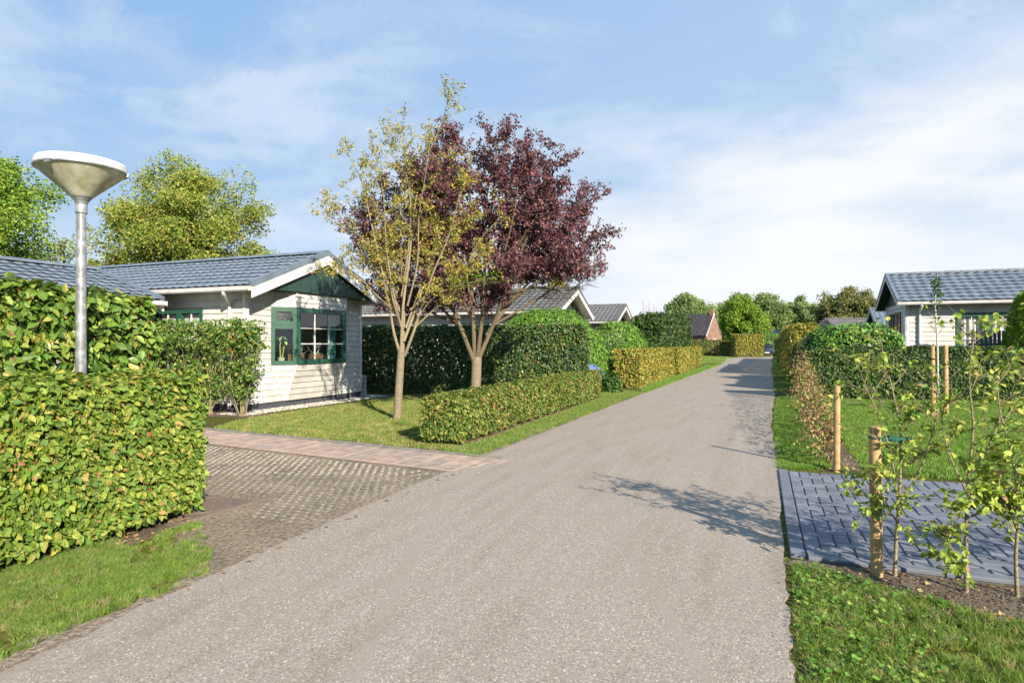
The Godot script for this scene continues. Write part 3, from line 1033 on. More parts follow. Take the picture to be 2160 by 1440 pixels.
		# verge trim in roof colour over a white barge board
		for zz in [[zf + 0.004, zf - 0.086], [zb + 0.06, zb - 0.02]]:
			b = MB.new()
			var ee := Vector3(ex + s * 0.0, eave, 0)
			var rr := Vector3(w * 0.5, ridge, 0)
			var hi := out * 0.075
			var lo := -out * 0.05
			var pts := [ee + lo, rr + Vector3(0, -0.05 / cos(ang), 0), rr + Vector3(0, 0.075 / cos(ang), 0), ee + hi]
			var f := []
			var k := []
			for e in pts:
				f.append(Vector3(e.x, e.y, zz[0])); k.append(Vector3(e.x, e.y, zz[1]))
			if s > 0:
				f.reverse(); k.reverse()
			b.quad(f[0], f[1], f[2], f[3]); b.quad(k[3], k[2], k[1], k[0])
			for i in 4:
				var j := (i + 1) % 4
				b.quad(k[i], k[j], f[j], f[i])
			mi("verge_trim", b.done(), q.roof[0], roof)
		b = MB.new()
		var bh: float = q.get("barge", 0.20)
		var qa := Vector3(ex - s * 0.0, eave - 0.052, zf - 0.004)
		var qb := Vector3(w * 0.5, ridge - 0.052, zf - 0.004)
		var qd := Vector3(0, -bh, 0)
		var bk := Vector3(0, 0, -0.022)
		if s < 0: b.hexa([qa + qd, qb + qd, qb + qd + bk, qa + qd + bk, qa, qb, qb + bk, qa + bk])
		else: b.hexa([qb + qd, qa + qd, qa + qd + bk, qb + qd + bk, qb, qa, qa + bk, qb + bk])
		mi("barge_board", b.done(), M.get(q.get("barge_m", "trim")), h)
		# gutter: an open channel under the eave
		b = MB.new()
		var gx: float = ex + s * 0.055
		var prof := [Vector2(-0.055, 0.0), Vector2(-0.055, -0.075), Vector2(-0.035, -0.095), Vector2(0.035, -0.095), Vector2(0.055, -0.07), Vector2(0.060, 0.006), Vector2(0.050, 0.006), Vector2(0.045, -0.062), Vector2(0.03, -0.085), Vector2(-0.03, -0.085), Vector2(-0.047, -0.07), Vector2(-0.047, 0.0)]
		for i in prof.size():
			var j := (i + 1) % prof.size()
			var a0 := Vector3(gx + s * prof[i].x, eave - 0.035 + prof[i].y, zf - 0.01)
			var a1 := Vector3(gx + s * prof[j].x, eave - 0.035 + prof[j].y, zf - 0.01)
			var dz := Vector3(0, 0, zb - zf + 0.02)
			if s < 0: b.quad(a0, a0 + dz, a1 + dz, a1)
			else: b.quad(a1, a1 + dz, a0 + dz, a0)
		b.box(Vector3(gx, eave - 0.082, zf - 0.006), Vector3(0.112, 0.10, 0.006))
		mi("gutter", b.done(), M.get(q.get("gutter", "gutter")), h)
	# ridge caps
	var rc := int((zf - zb) / 0.42)
	var rl := (zf - zb) / rc
	var cap := MB.new()
	for i in 8:
		var w0 := PI * i / 8.0
		var w1 := PI * (i + 1) / 8.0
		var f0 := Vector3(cos(w0) * 0.10, sin(w0) * 0.07, 0)
		var f1 := Vector3(cos(w1) * 0.10, sin(w1) * 0.07, 0)
		var zz := Vector3(0, 0, -rl - 0.02)
		cap.quad(f0 * 1.1, f0 + zz, f1 + zz, f1 * 1.1)
		cap.quad(f1 * 1.1, f1 * 0.9, f0 * 0.9, f0 * 1.1)
	var capm := cap.done()
	for i in rc:
		var t := mi("ridge_cap", capm, q.roof[i % q.roof.size()], roof)
		t.position = Vector3(w * 0.5, ridge + 0.012, zf - rl * i)
	return h

func downpipe(h: Node3D, top: Vector3, foot_wall: Vector3, m: Material) -> void:
	var b := MB.new()
	var e := Vector3(foot_wall.x, top.y - 0.30, foot_wall.z)
	b.tube([top, top - UP * 0.05, top.lerp(e, 0.2) - UP * 0.02, e + UP * 0.06, e - UP * 0.05, Vector3(e.x, 0.05, e.z)], [0.04, 0.04, 0.04, 0.04, 0.04, 0.04], 12)
	mi("downpipe", b.done(), m, h)

func houses() -> void:
	var rs := StandardMaterial3D.new()
	rs.vertex_color_use_as_albedo = true
	rs.roughness = 0.5
	M.roofstuff = rs
	# --- the cream chalet with the bay window
	var h := chalet("chalet", "cream weatherboard chalet with green bay window behind the two small trees", Vector3(-5.90, 0, -13.66), deg_to_rad(68.0), {
		"w": 4.22, "d": 8.6, "eave": 2.77, "ridge": 3.77, "gable_base": 2.74, "zf": 0.55, "zg": 0.44, "roof": M.roofblue, "seen": -1.0, "tiles": 300, "clad_right": true, "barge": 0.23,
		"front_holes": [[0.80, 3.42, 1.06, 2.34]], "front_clad_holes": [[0.67, 3.41, 0.9, 2.9]], "left_holes": [[8.6 - 0.1 - 2.78, 8.6 - 0.1 - 1.28, 0.16, 2.30]]})
	bay(h)
	# double doors in the side wall
	for k in 2:
		window(h, "garden_door", Vector3(-0.01, 0.17, -2.78 + 0.75 * k), Vector3(-0.01, 0.17, -2.78 + 0.75 * (k + 1)), 2.13, 2, 3, 0.085, M.green, M.trim)
	var bl := MB.new()
	bl.box(Vector3(0.10, 1.2, -2.03), Vector3(0.01, 2.0, 1.5))
	mi("blind", bl.done(), M.blind, h)
	downpipe(h, Vector3(-0.44, 2.64, -0.20), Vector3(-0.065, 0, -0.42), M.trim)
	var lat := MB.new()
	for i in 5: lat.box(Vector3(4.32 + i * 0.028 * 0.0, 0.06 + i * 0.13, 0.02 - 0.0), Vector3(0.012, 0.018, 0.20))
	for i in 9: lat.box(Vector3(4.332, 0.33, -0.07 + i * 0.0225), Vector3(0.012, 0.58, 0.010))
	mi("vent_grille", lat.done(), M.trim, h)

	# --- chalet behind the lamp post
	h = chalet("chalet", "blue grey tiled chalet half hidden behind the lamp post and tall hedge", Vector3(-8.26, 0, -13.66), deg_to_rad(158.0), {
		"w": 3.64, "d": 7.0, "eave": 2.487, "ridge": 3.25, "gable_base": 2.47, "zf": 0.3, "zg": 0.02, "roof": M.roofblue, "seen": -1.0, "tiles": 200, "tw": 0.25, "tl": 0.30, "clad_left": true, "clad_right": false, "gutter": "trim"})

	# --- grey roofed chalets farther along the lane
	h = chalet("chalet", "grey tiled chalet with white barge boards behind the dome shaped hedge", Vector3(1.37, 0, -23.05), deg_to_rad(68.0), {
		"w": 4.22, "d": 9.5, "eave": 2.77, "ridge": 3.77, "gable_base": 2.74, "zg": 0.05, "roof": M.roofgrey, "seen": -1.0, "tiles": 280, "tw": 0.24, "clad_right": false, "left_holes": [[5.6, 7.0, 1.0, 2.3], [1.5, 2.7, 1.0, 2.3]]})
	for s in [[5.6, 7.0], [1.5, 2.7]]:
		window(h, "window", Vector3(-0.01, 1.0, -9.4 + s[0]), Vector3(-0.01, 1.0, -9.4 + s[1]), 1.3, 2, 2, 0.07, M.green, M.trim)
	h = chalet("chalet", "farther grey tiled chalet showing only its gable above the hedges", Vector3(5.32, 0, -33.85), deg_to_rad(68.0), {
		"w": 4.22, "d": 9.0, "eave": 2.77, "ridge": 3.77, "gable_base": 2.74, "zg": 0.05, "roof": M.roofgrey, "seen": -1.0, "tiles": 0, "tw": 0.24, "clad_right": false, "clad_left": false})
	# --- chalet on the right
	h = chalet("chalet", "cream chalet with green double doors and blue grey roof behind the dark clipped hedge", Vector3(13.945, 0, -22.91), deg_to_rad(248.0), {
		"w": 3.3, "d": 9.0, "eave": 2.87, "ridge": 3.9, "gable_base": 2.86, "zf": 0.32, "zg": 0.02, "roof": M.roofblue, "seen": 1.0, "tiles": 230, "tw": 0.27, "tl": 0.30, "clad_left": false, "soffit": "greenboard", "barge": 0.11, "barge_m": "gutter",
		"front_holes": [[0.6, 2.56, 0.9, 2.6]], "right_holes": [[1.345 - 0.1, 2.94 - 0.1, 0.18, 2.49]]})
	window(h, "window", Vector3(0.6, 0.9, 0.01), Vector3(2.56, 0.9, 0.01), 1.7, 3, 1, 0.07, M.darkframe, M.darkframe)
	bl = MB.new()
	bl.box(Vector3(1.58, 1.75, -0.16), Vector3(1.9, 1.6, 0.01))
	mi("blind", bl.done(), M.orangeblind, h)
	for k in 2:
		window(h, "garden_door", Vector3(3.31, 0.18, -1.345 - 0.797 * k), Vector3(3.31, 0.18, -1.345 - 0.797 * (k + 1)), 2.31, 2, 3, 0.13, M.green, M.trim)
	bl = MB.new()
	for i in 24:
		var x0 := -1.38 - i * 0.065
		bl.quad(Vector3(3.215 + (0.03 if i % 2 else 0.0), 0.2, x0), Vector3(3.215 + (0.0 if i % 2 else 0.03), 0.2, x0 - 0.065), Vector3(3.215 + (0.0 if i % 2 else 0.03), 2.55, x0 - 0.065), Vector3(3.215 + (0.03 if i % 2 else 0.0), 2.55, x0))
	mi("curtain", bl.done(), M.blind, h)
	downpipe(h, Vector3(3.3 + 0.43, 2.75, -0.34), Vector3(3.3 + 0.065, 0, -0.36), M.trim)
	for y in [0.5, 2.35]:
		bl = MB.new()
		bl.box(Vector3(3.355, y, -1.40), Vector3(0.02, 0.09, 0.10))
		mi("hinge", bl.done(), M.trim, h)
	# --- small chalets farther on the right, only their roofs rise above the hedges
	chalet("chalet", "small distant blue roofed chalet left of the cream chalet's gable", Vector3(25.2, 0, -43.2), deg_to_rad(248.0), {
		"w": 3.3, "d": 8.0, "eave": 2.87, "ridge": 3.9, "gable_base": 2.86, "zf": 0.32, "zg": 0.02, "roof": M.roofblue, "tiles": 0, "seen": 1.0, "tw": 0.30, "soffit": "greenboard", "clad_left": false, "clad_right": false, "barge": 0.13})
	chalet("chalet", "long low pale grey roof behind the hydrangea", Vector3(28.0, 0, -56.5), deg_to_rad(268.0), {
		"w": 4.0, "d": 9.0, "eave": 2.7, "ridge": 3.75, "gable_base": 2.69, "zf": 0.3, "zg": 0.02, "roof": M.roofgrey, "tiles": 0, "seen": 1.0, "tw": 0.30, "clad_left": false, "clad_right": false})
	chalet("chalet", "far pale grey roof above the parked dark car", Vector3(39.0, 0, -97.0), deg_to_rad(268.0), {
		"w": 4.0, "d": 8.0, "eave": 2.6, "ridge": 3.7, "gable_base": 2.59, "zf": 0.3, "zg": 0.02, "roof": M.roofgrey, "tiles": 0, "seen": 1.0, "tw": 0.35, "clad_left": false, "clad_right": false})
	brick_house()

func bay(h: Node3D) -> void:
	var y0 := 1.02
	var y1 := 2.38
	var y2 := 2.735
	var x := [0.74, 1.19, 3.03, 3.48]
	var z := 0.36
	var c := [Vector3(x[0], 0, 0.002), Vector3(x[1], 0, z), Vector3(x[2], 0, z), Vector3(x[3], 0, 0.002)]
	# headers above the windows
	for i in 3:
		clad(h, c[i] + UP * y1, c[i + 1] + UP * y1, c[i + 1] + UP * y2, c[i] + UP * y2, 0.12)
	# tapering skirt below: the front leans back to the plinth, a triangle at either side
	var f0 := Vector3(x[1] + 0.02, 0.165, 0.03)
	var f1 := Vector3(x[2] - 0.02, 0.165, 0.03)
	clad(h, f0, f1, c[2] + UP * y0, c[1] + UP * y0, 0.147)
	clad(h, f0 + Vector3(-0.012, 0, -0.01), f0, c[1] + UP * y0, c[0] + UP * y0, 0.147)
	clad(h, f1, f1 + Vector3(0.012, 0, -0.01), c[3] + UP * y0, c[2] + UP * y0, 0.147)
	var b := MB.new()
	for e in [[f0, c[1] + UP * y0], [f1, c[2] + UP * y0], [f0 + Vector3(-0.015, 0, -0.01), c[0] + UP * y0], [f1 + Vector3(0.015, 0, -0.01), c[3] + UP * y0]]:
		b.tube([e[0] + Vector3(0, 0, 0.012), e[1] + Vector3(0, -0.005, 0.012)], [0.022, 0.022], 6)
	mi("skirt_trim", b.done(), M.trim, h)
	b = MB.new()
	for i in 4:
		b.box(c[i] + UP * ((y1 + y2) * 0.5) + Vector3(0, 0, 0.012), Vector3(0.05, y2 - y1 - 0.006, 0.04))
	mi("header_trim", b.done(), M.trim, h)
	# window board and soffit inside the bay
	b = MB.new()
	for yy in [y0 - 0.012, y1 + 0.012]:
		b.hexa([c[0] + UP * (yy - 0.01), c[1] + UP * (yy - 0.01) + Vector3(0, 0, -0.03), c[2] + UP * (yy - 0.01) + Vector3(0, 0, -0.03), c[3] + UP * (yy - 0.01),
			c[0] + UP * (yy + 0.01), c[1] + UP * (yy + 0.01) + Vector3(0, 0, -0.03), c[2] + UP * (yy + 0.01) + Vector3(0, 0, -0.03), c[3] + UP * (yy + 0.01)])
	b.box(Vector3(2.11, y0 - 0.012, -0.14), Vector3(2.6, 0.02, 0.28))
	mi("window_board", b.done(), M.trim, h)
	# windows: left light with a leaded fanlight, wide front light of nine panes, right light
	window(h, "window", c[1] + UP * y0, c[2] + UP * y0, y1 - y0, 3, 3, 0.115, M.green, M.trim, 0.05)
	for i in [0, 2]:
		var w0 := window(h, "window", c[i] + UP * y0, c[i + 1] + UP * y0, 0.93, 1, 1, 0.09, M.green, M.trim, 0.05)
		w0.name = "side_window"
		var w1 := window(h, "fanlight", c[i] + UP * (y0 + 0.932), c[i + 1] + UP * (y0 + 0.932), y1 - y0 - 0.932, 1, 1, 0.115, M.green, M.trim, 0.05)
		var ww: float = c[i].distance_to(c[i + 1])
		b = MB.new()
		b.box(Vector3(ww * 0.5, 0.214, -0.008), Vector3(ww - 0.23, 0.2, 0.004))
		mi("leaded_glass", b.done(), M.leadglass, w1)
		b = MB.new()
		for k in 5:
			var pts := []
			var rd := []
			for j in 9:
				var f := j / 8.0
				pts.append(Vector3(0.12 + f * (ww - 0.24), 0.13 + k * 0.036 + 0.028 * sin(f * 4.2 + k * 0.5), -0.002))
				rd.append(0.004)
			b.tube(pts, rd, 4)
		mi("lead_lines", b.done(), M.leadline, w1)
	# curtain at the far end of the bay
	b = MB.new()
	for i in 10:
		var xa := 2.62 + i * 0.035
		var za := 0.10 + (0.03 if i % 2 else 0.0)
		var zc := 0.10 + (0.0 if i % 2 else 0.03)
		b.quad(Vector3(xa, y0 + 0.03, za), Vector3(xa + 0.035, y0 + 0.03, zc), Vector3(xa + 0.035, y1 - 0.03, zc), Vector3(xa, y1 - 0.03, za))
	mi("curtain", b.done(), M.curtain, h)

	# plants on the window board stand there by themselves
	var t := h.transform
	var pot := thing("potted_plant", "tall leafy cane plant in pale green pot behind the narrow bay window", "plant", t * Vector3(1.02, y0, 0.06))
	b = MB.new()
	b.lathe([Vector2(0, 0), Vector2(0.068, 0.0), Vector2(0.085, 0.17), Vector2(0.078, 0.17), Vector2(0.07, 0.15), Vector2(0, 0.15)], 20)
	mi("pot", b.done(), M.potgreen, pot)
	b = MB.new()
	for e in [[Vector3(-0.02, 0.14, 0), Vector3(-0.03, 0.45, 0.01), Vector3(0.0, 0.68, 0.0)], [Vector3(0.03, 0.14, 0.02), Vector3(0.06, 0.35, 0.02), Vector3(0.10, 0.55, 0.03)], [Vector3(0.0, 0.14, -0.03), Vector3(0.03, 0.3, -0.03), Vector3(0.03, 0.42, -0.03)]]:
		b.tube(e, [0.016, 0.013, 0.008], 7)
	mi("stems", b.done(), M.cane, pot)
	for e in [[Vector3(0.0, 0.66, 0), Vector3(0.9, 0.3, 0.3)], [Vector3(0.0, 0.67, 0), Vector3(-0.8, 0.1, -0.4)], [Vector3(0.10, 0.54, 0.03), Vector3(0.5, 0.3, 0.8)], [Vector3(0.03, 0.42, -0.03), Vector3(-0.7, 0.3, 0.2)], [Vector3(0.0, 0.64, 0), Vector3(0.1, 0.5, 0.9)]]:
		var lf := mi("leaf", leafm.big, M.succulent, pot)
		lf.transform = Transform3D(leaf_basis(UP + e[1] * 0.2, e[1], 0.17), e[0])
	for k in 2:
		var px: float = [1.42, 2.12][k]
		var cr := thing("planter_box", ["wooden planter with succulents behind the left panes of the bay window", "wooden planter with succulents and silver twigs behind the middle panes"][k], "planter", t * Vector3(px, y0, 0.15), h.rotation.y)
		b = MB.new()
		for s in [[Vector3(0, 0.12, 0.085), Vector3(0.36, 0.24, 0.018)], [Vector3(0, 0.12, -0.085), Vector3(0.36, 0.24, 0.018)], [Vector3(0.171, 0.12, 0), Vector3(0.018, 0.24, 0.151)], [Vector3(-0.171, 0.12, 0), Vector3(0.018, 0.24, 0.151)], [Vector3(0, 0.02, 0), Vector3(0.323, 0.02, 0.15)]]:
			b.box(s[0], s[1])
		mi("box", b.done(), M.crate, cr)
		for j in 34:
			var lf := mi("leaf", leafm.big, M.succulent if j % 3 == 0 else M.silverleaf, cr)
			var dd := Vector3(rf(-1, 1), rf(0.3, 1.0), rf(-1, 1)).normalized()
			lf.transform = Transform3D(leaf_basis(rdir() + UP, dd, rf(0.06, 0.11)), Vector3(rf(-0.13, 0.13), 0.22, rf(-0.05, 0.05)))
		b = MB.new()
		for j in 7:
			var p0 := Vector3(rf(-0.1, 0.14), 0.22, rf(-0.04, 0.04))
			var dd := Vector3(rf(-0.6, 1.0), rf(0.3, 0.9), rf(-0.3, 0.3)).normalized()
			b.tube([p0, p0 + dd * 0.16, p0 + dd * 0.3 + UP * 0.03], [0.005, 0.004, 0.002], 4)
		mi("silver_twigs", b.done(), M.silverleaf, cr)

func brick_house() -> void:
	# steep tiled roof and pink brick gable far off
	var h := thing("brick_house", "distant pink brick house with steep dark tiled roof and end chimney", "house", Vector3(29.6, 0, -90.0), deg_to_rad(-40.0))
	var b := MB.new()
	b.box(Vector3(-4.0, 1.4, 0), Vector3(8.0, 2.8, 5.6))
	b.hexa([Vector3(-0.02, 2.8, 2.8), Vector3(0.0, 2.8, 2.8), Vector3(0.0, 2.8, -2.8), Vector3(-0.02, 2.8, -2.8), Vector3(-0.02, 5.9, 0.05), Vector3(0.0, 5.9, 0.05), Vector3(0.0, 5.9, -0.05), Vector3(-0.02, 5.9, -0.05)])
	mi("wall", b.done(), M.brick, h)
	b = MB.new()
	for s in [-1.0, 1.0]:
		var e0 := Vector3(-0.03, 2.55, s * 3.0)
		var e1 := Vector3(-8.2, 2.55, s * 3.0)
		var r0 := Vector3(-0.03, 5.75, 0)
		var r1 := Vector3(-8.2, 5.75, 0)
		b.flip(e0, e1, r1, r0, Vector3(-4, 2, 0))
		b.flip(e0 + UP * 0.15, e1 + UP * 0.15, r1 + UP * 0.15, r0 + UP * 0.15, Vector3(-4, 2, 0))
	var roof := mi("roof", b.done(), M.roofdark[0], h)
	var tm := tile_mesh(0.34, 0.40, 0.05, 0.04)
	var sc := Scatter.new()
	var ang := atan2(3.2, 3.0)
	for s in [1.0]:
		var up := Vector3(0, sin(ang), -s * cos(ang))
		var out := Vector3(0, cos(ang), s * sin(ang))
		for i in 24:
			for j in 11:
				var g := rf(0.8, 1.2)
				sc.add(Basis(up.cross(out), up, out), Vector3(-0.2 - i * 0.34, 2.72, 3.0) + up * (j * 0.4), Color(0.05 * g, 0.047 * g, 0.055 * g))
	strew("roof_tiles", sc, tm, M.stone, roof)
	b = MB.new()
	b.box(Vector3(-0.35, 6.1, 0), Vector3(0.55, 1.1, 0.6))
	mi("chimney", b.done(), M.brick, roof)
	b = MB.new()
	b.hexa([Vector3(-0.02, 2.7, 3.02), Vector3(0.12, 2.7, 3.02), Vector3(0.12, 2.5, 3.12), Vector3(-0.02, 2.5, 3.12), Vector3(-0.02, 6.0, 0.1), Vector3(0.12, 6.0, 0.1), Vector3(0.12, 6.0, 0.2), Vector3(-0.02, 6.0, 0.2)])
	mi("verge", b.done(), M.trim, h)
	window(h, "window", Vector3(0.01, 1.0, 0.6), Vector3(0.01, 1.0, -0.6), 1.3, 2, 1, 0.1, M.trim, M.trim)

# ------------------------------------------------------------------ leaves
func leaf_shape(wide: float, fold: float, curl: float, rows := 2) -> ArrayMesh:
	# unit long along y, folded along the midrib, tip bending down (-z)
	var b := MB.new()
	var mids := []
	var ls := []
	var rs := []
	for i in rows + 2:
		var f := float(i) / (rows + 1)
		var ww := wide * 0.5 * sin(PI * pow(f, 0.8)) if i > 0 and i < rows + 1 else 0.0
		var z := -curl * f * f
		mids.append(Vector3(0, f, z))
		ls.append(Vector3(-ww, f + 0.02, z + ww * fold))
		rs.append(Vector3(ww, f + 0.02, z + ww * fold))
	for i in rows + 1:
		b.tri(ls[i], mids[i], mids[i + 1]); b.tri(ls[i], mids[i + 1], ls[i + 1])
		b.tri(mids[i], rs[i], rs[i + 1]); b.tri(mids[i], rs[i + 1], mids[i + 1])
	return b.done()

func sprig(count: int, leaf_len: float, wide: float, spread: float, sd: int) -> ArrayMesh:
	# a handful of leaves round a point, for trees seen from afar
	var r := RandomNumberGenerator.new()
	r.seed = sd
	var b := MB.new()
	for i in count:
		var o := Vector3(r.randfn(), r.randfn(), r.randfn()) * spread
		var y := (Vector3(r.randfn(), r.randfn() - 0.3, r.randfn()) + o).normalized()
		var z := (Vector3(r.randfn(), r.randfn() + 0.9, r.randfn())).normalized()
		var x := y.cross(z).normalized()
		z = x.cross(y)
		var l := leaf_len * r.randf_range(0.7, 1.2)
		var p0 := o
		var p1 := o + y * l * 0.5 + x * l * wide * 0.5 + z * l * 0.08
		var p2 := o + y * l - z * l * 0.1
		var p3 := o + y * l * 0.5 - x * l * wide * 0.5 + z * l * 0.08
		b.tri(p0, p1, p2); b.tri(p0, p2, p3)
	return b.done()

func make_leaves() -> void:
	leafm.beech = leaf_shape(0.64, 0.22, 0.22, 2)
	leafm.beech2 = leaf_shape(0.58, 0.40, 0.35, 2)
	leafm.small = leaf_shape(0.55, 0.3, 0.2, 1)
	leafm.narrow = leaf_shape(0.36, 0.3, 0.3, 1)
	leafm.round = leaf_shape(0.85, 0.15, 0.15, 2)
	leafm.big = leaf_shape(0.42, 0.25, 0.35, 3)
	leafm.sprig5 = sprig(5, 0.09, 0.6, 0.05, 3)
	leafm.sprig8 = sprig(8, 0.16, 0.65, 0.10, 4)
	leafm.sprig12 = sprig(12, 0.30, 0.7, 0.24, 6)
	leafm.thuja = sprig(14, 0.11, 0.14, 0.03, 8)

# palettes: linear base colours and shares
func C(r: float, g: float, b: float) -> Color:
	return Color(r, g, b)

var YELLOW := []
var BEECH := []
var LOWH := []
var DARK := []
var DARK2 := []
var TALL := []
var LIME := []
var QUINCE := []
var BROWN := []
var LAUREL := []

func palettes() -> void:
	BEECH = [[C(0.085, 0.160, 0.024), 0.24], [C(0.150, 0.235, 0.034), 0.40], [C(0.240, 0.290, 0.050), 0.24], [C(0.330, 0.300, 0.068), 0.08], [C(0.330, 0.210, 0.078), 0.03], [C(0.260, 0.130, 0.058), 0.010]]
	TALL = [[C(0.055, 0.115, 0.022), 0.26], [C(0.105, 0.190, 0.030), 0.38], [C(0.185, 0.255, 0.042), 0.26], [C(0.270, 0.270, 0.060), 0.08], [C(0.20, 0.10, 0.04), 0.02]]
	LOWH = [[C(0.056, 0.112, 0.022), 0.22], [C(0.112, 0.175, 0.033), 0.34], [C(0.213, 0.237, 0.050), 0.26], [C(0.288, 0.237, 0.069), 0.12], [C(0.250, 0.138, 0.062), 0.06]]
	YELLOW = [[C(0.134, 0.179, 0.029), 0.22], [C(0.246, 0.263, 0.045), 0.34], [C(0.370, 0.319, 0.062), 0.28], [C(0.370, 0.235, 0.067), 0.12], [C(0.246, 0.123, 0.056), 0.04]]
	DARK = [[C(0.034, 0.074, 0.024), 0.32], [C(0.058, 0.116, 0.034), 0.34], [C(0.110, 0.172, 0.046), 0.22], [C(0.240, 0.250, 0.070), 0.10], [C(0.24, 0.12, 0.05), 0.02]]
	DARK2 = [[C(0.026, 0.060, 0.017), 0.35], [C(0.048, 0.102, 0.022), 0.42], [C(0.096, 0.156, 0.031), 0.20], [C(0.180, 0.120, 0.048), 0.03]]
	LIME = [[C(0.072, 0.169, 0.026), 0.30], [C(0.124, 0.260, 0.034), 0.45], [C(0.208, 0.351, 0.052), 0.25]]
	QUINCE = [[C(0.050, 0.119, 0.025), 0.35], [C(0.106, 0.194, 0.035), 0.42], [C(0.225, 0.288, 0.050), 0.18], [C(0.325, 0.300, 0.075), 0.05]]
	BROWN = [[C(0.120, 0.185, 0.040), 0.26], [C(0.290, 0.260, 0.080), 0.22], [C(0.330, 0.215, 0.105), 0.28], [C(0.270, 0.135, 0.075), 0.17], [C(0.170, 0.075, 0.050), 0.07]]
	LAUREL = [[C(0.056, 0.144, 0.026), 0.35], [C(0.104, 0.240, 0.035), 0.45], [C(0.224, 0.368, 0.054), 0.20]]

# ------------------------------------------------------------------ hedges
# A clipped hedge: front face along the local x axis at z = 0, body towards -z.
func hedge(called: String, label: String, at: Vector3, dir: Vector3, q: Dictionary) -> Node3D:
	var out := UP.cross(dir).normalized() * (-1.0) if q.get("flip", false) else dir.cross(UP).normalized()
	var h := thing(called, label, "hedge", at, 0.0, q.get("group", ""))
	h.transform.basis = Basis(dir, UP, dir.cross(UP).normalized())
	var L: float = q.l
	var T: float = q.t
	var H: float = q.h
	var H2: float = q.get("h2", H)
	var size: float = q.size
	var pal: Array = q.pal
	var amp: float = q.get("amp", 0.06)
	var deep: float = q.get("deep", 0.06)
	var low: float = q.get("low", 0.06)
	var shape: Mesh = q.get("mesh", leafm.beech)
	var m: Material = q.get("m", M.leaf)
	var single: int = q.get("single", 0)
	var wf: float = q.get("front", 1.0)
	var areas := [L * H * wf, L * H * q.get("back", 0.35), L * T * q.get("top", 1.2), T * H * 0.9, T * H * 0.9]
	var total := 0.0
	for a in areas: total += a
	var s := Scatter.new()
	var s2 := Scatter.new()
	var sd := at.x * 3.7 + at.z
	var big := []
	for i in int(q.n):
		var pickf := rng.randf() * total
		var f := 0
		while f < 4 and pickf > areas[f]:
			pickf -= areas[f]; f += 1
		var u := rng.randf()
		var v := rng.randf()
		var pos: Vector3
		var nn: Vector3
		var hx := 1.0
		match f:
			0: pos = Vector3(u * L, 0, 0); nn = Vector3(0, 0, 1)
			1: pos = Vector3(u * L, 0, -T); nn = Vector3(0, 0, -1)
			2: pos = Vector3(u * L, 0, -v * T); nn = Vector3(0, 1, 0)
			3: pos = Vector3(0, 0, -u * T); nn = Vector3(-1, 0, 0)
			4: pos = Vector3(L, 0, -u * T); nn = Vector3(1, 0, 0)
		var top := lerpf(H, H2, pos.x / L) + amp * 0.8 * wob.get_noise_2d(pos.x * 1.7 + sd, pos.z * 2.0) + amp * 0.5 * wob.get_noise_2d(pos.x * 6.0, sd)
		var bot := low + 0.06 * wob.get_noise_2d(pos.x * 4.0 + sd, 3.0) + 0.03 * rng.randf()
		pos.y = top if f == 2 else lerpf(bot, top, v)
		# rounded shoulders, uneven face
		var shoulder := maxf(0.0, (pos.y - (top - 0.10)) / 0.10)
		var bulge := amp * (wob.get_noise_3d(pos.x * 1.6 + sd, pos.y * 1.9, pos.z * 1.6) + 0.6 * wob.get_noise_3d(pos.x * 5.0 + sd, pos.y * 5.0, pos.z * 5.0))
		var inset := -log(maxf(rng.randf(), 0.002)) * deep - deep * 0.5
		# gaps where the face opens
		if q.get("gap", 0.0) > 0.0 and f != 2:
			var g := wob.get_noise_3d(pos.x * 2.2 + sd, pos.y * 2.6 + 9.0, pos.z * 2.2)
			if g > 0.62 - q.gap and rng.randf() < 0.85: inset += 0.12 + rng.randf() * 0.2
		if f != 2: pos += nn * (bulge - inset - shoulder * shoulder * 0.05)
		else: pos -= UP * maxf(0.0, inset)
		if f == 2:
			var edge := minf(absf(pos.z), T + pos.z)
			pos.y -= 0.05 * pow(maxf(0.0, 1.0 - edge / 0.12), 2.0)
		var face := nn + UP * 0.5 + rdir() * 1.05
		var along := nn * 0.55 - UP * rf(0.1, 0.9) + rdir() * 0.7
		if f == 2: along = rdir() + UP * 0.25
		var kk: float = patchn.get_noise_3d(pos.x * 1.1 + sd, pos.y * 1.1, pos.z * 1.1) * q.get("patchy", 0.7)
		var col := pick(pal, kk)
		var b := leaf_basis(face, along, size * (0.45 + 0.85 * pow(rng.randf(), 0.8)), rf(0.75, 1.15))
		if single > 0 and inset < 0.03 and (f == 0 or f == 2):
			var wp := h.transform * pos
			big.append([wp.distance_to(Vector3(0, 1.5, 0)) - size * rng.randf() * 12.0 + (4.0 if absf(wp.x) > -wp.z * 0.85 or wp.z > -0.5 else 0.0), b, pos, col])
		elif i % 2 == 0: s.add(b, pos, col)
		else: s2.add(b, pos, col)
	if single > 0:
		big.sort_custom(func(x, y): return x[0] < y[0])
		for i in big.size():
			if i < single: lone_leaf(h, shape, big[i][1], big[i][2], big[i][3])
			else: s.add(big[i][1], big[i][2], big[i][3])
	strew("foliage", s, shape, m, h)
	if s2.count: strew("foliage", s2, leafm.beech2 if shape == leafm.beech else shape, m, h)
	# stems and twigs inside
	var b2 := MB.new()
	var step: float = q.get("stem", 0.28)
	var x := 0.12
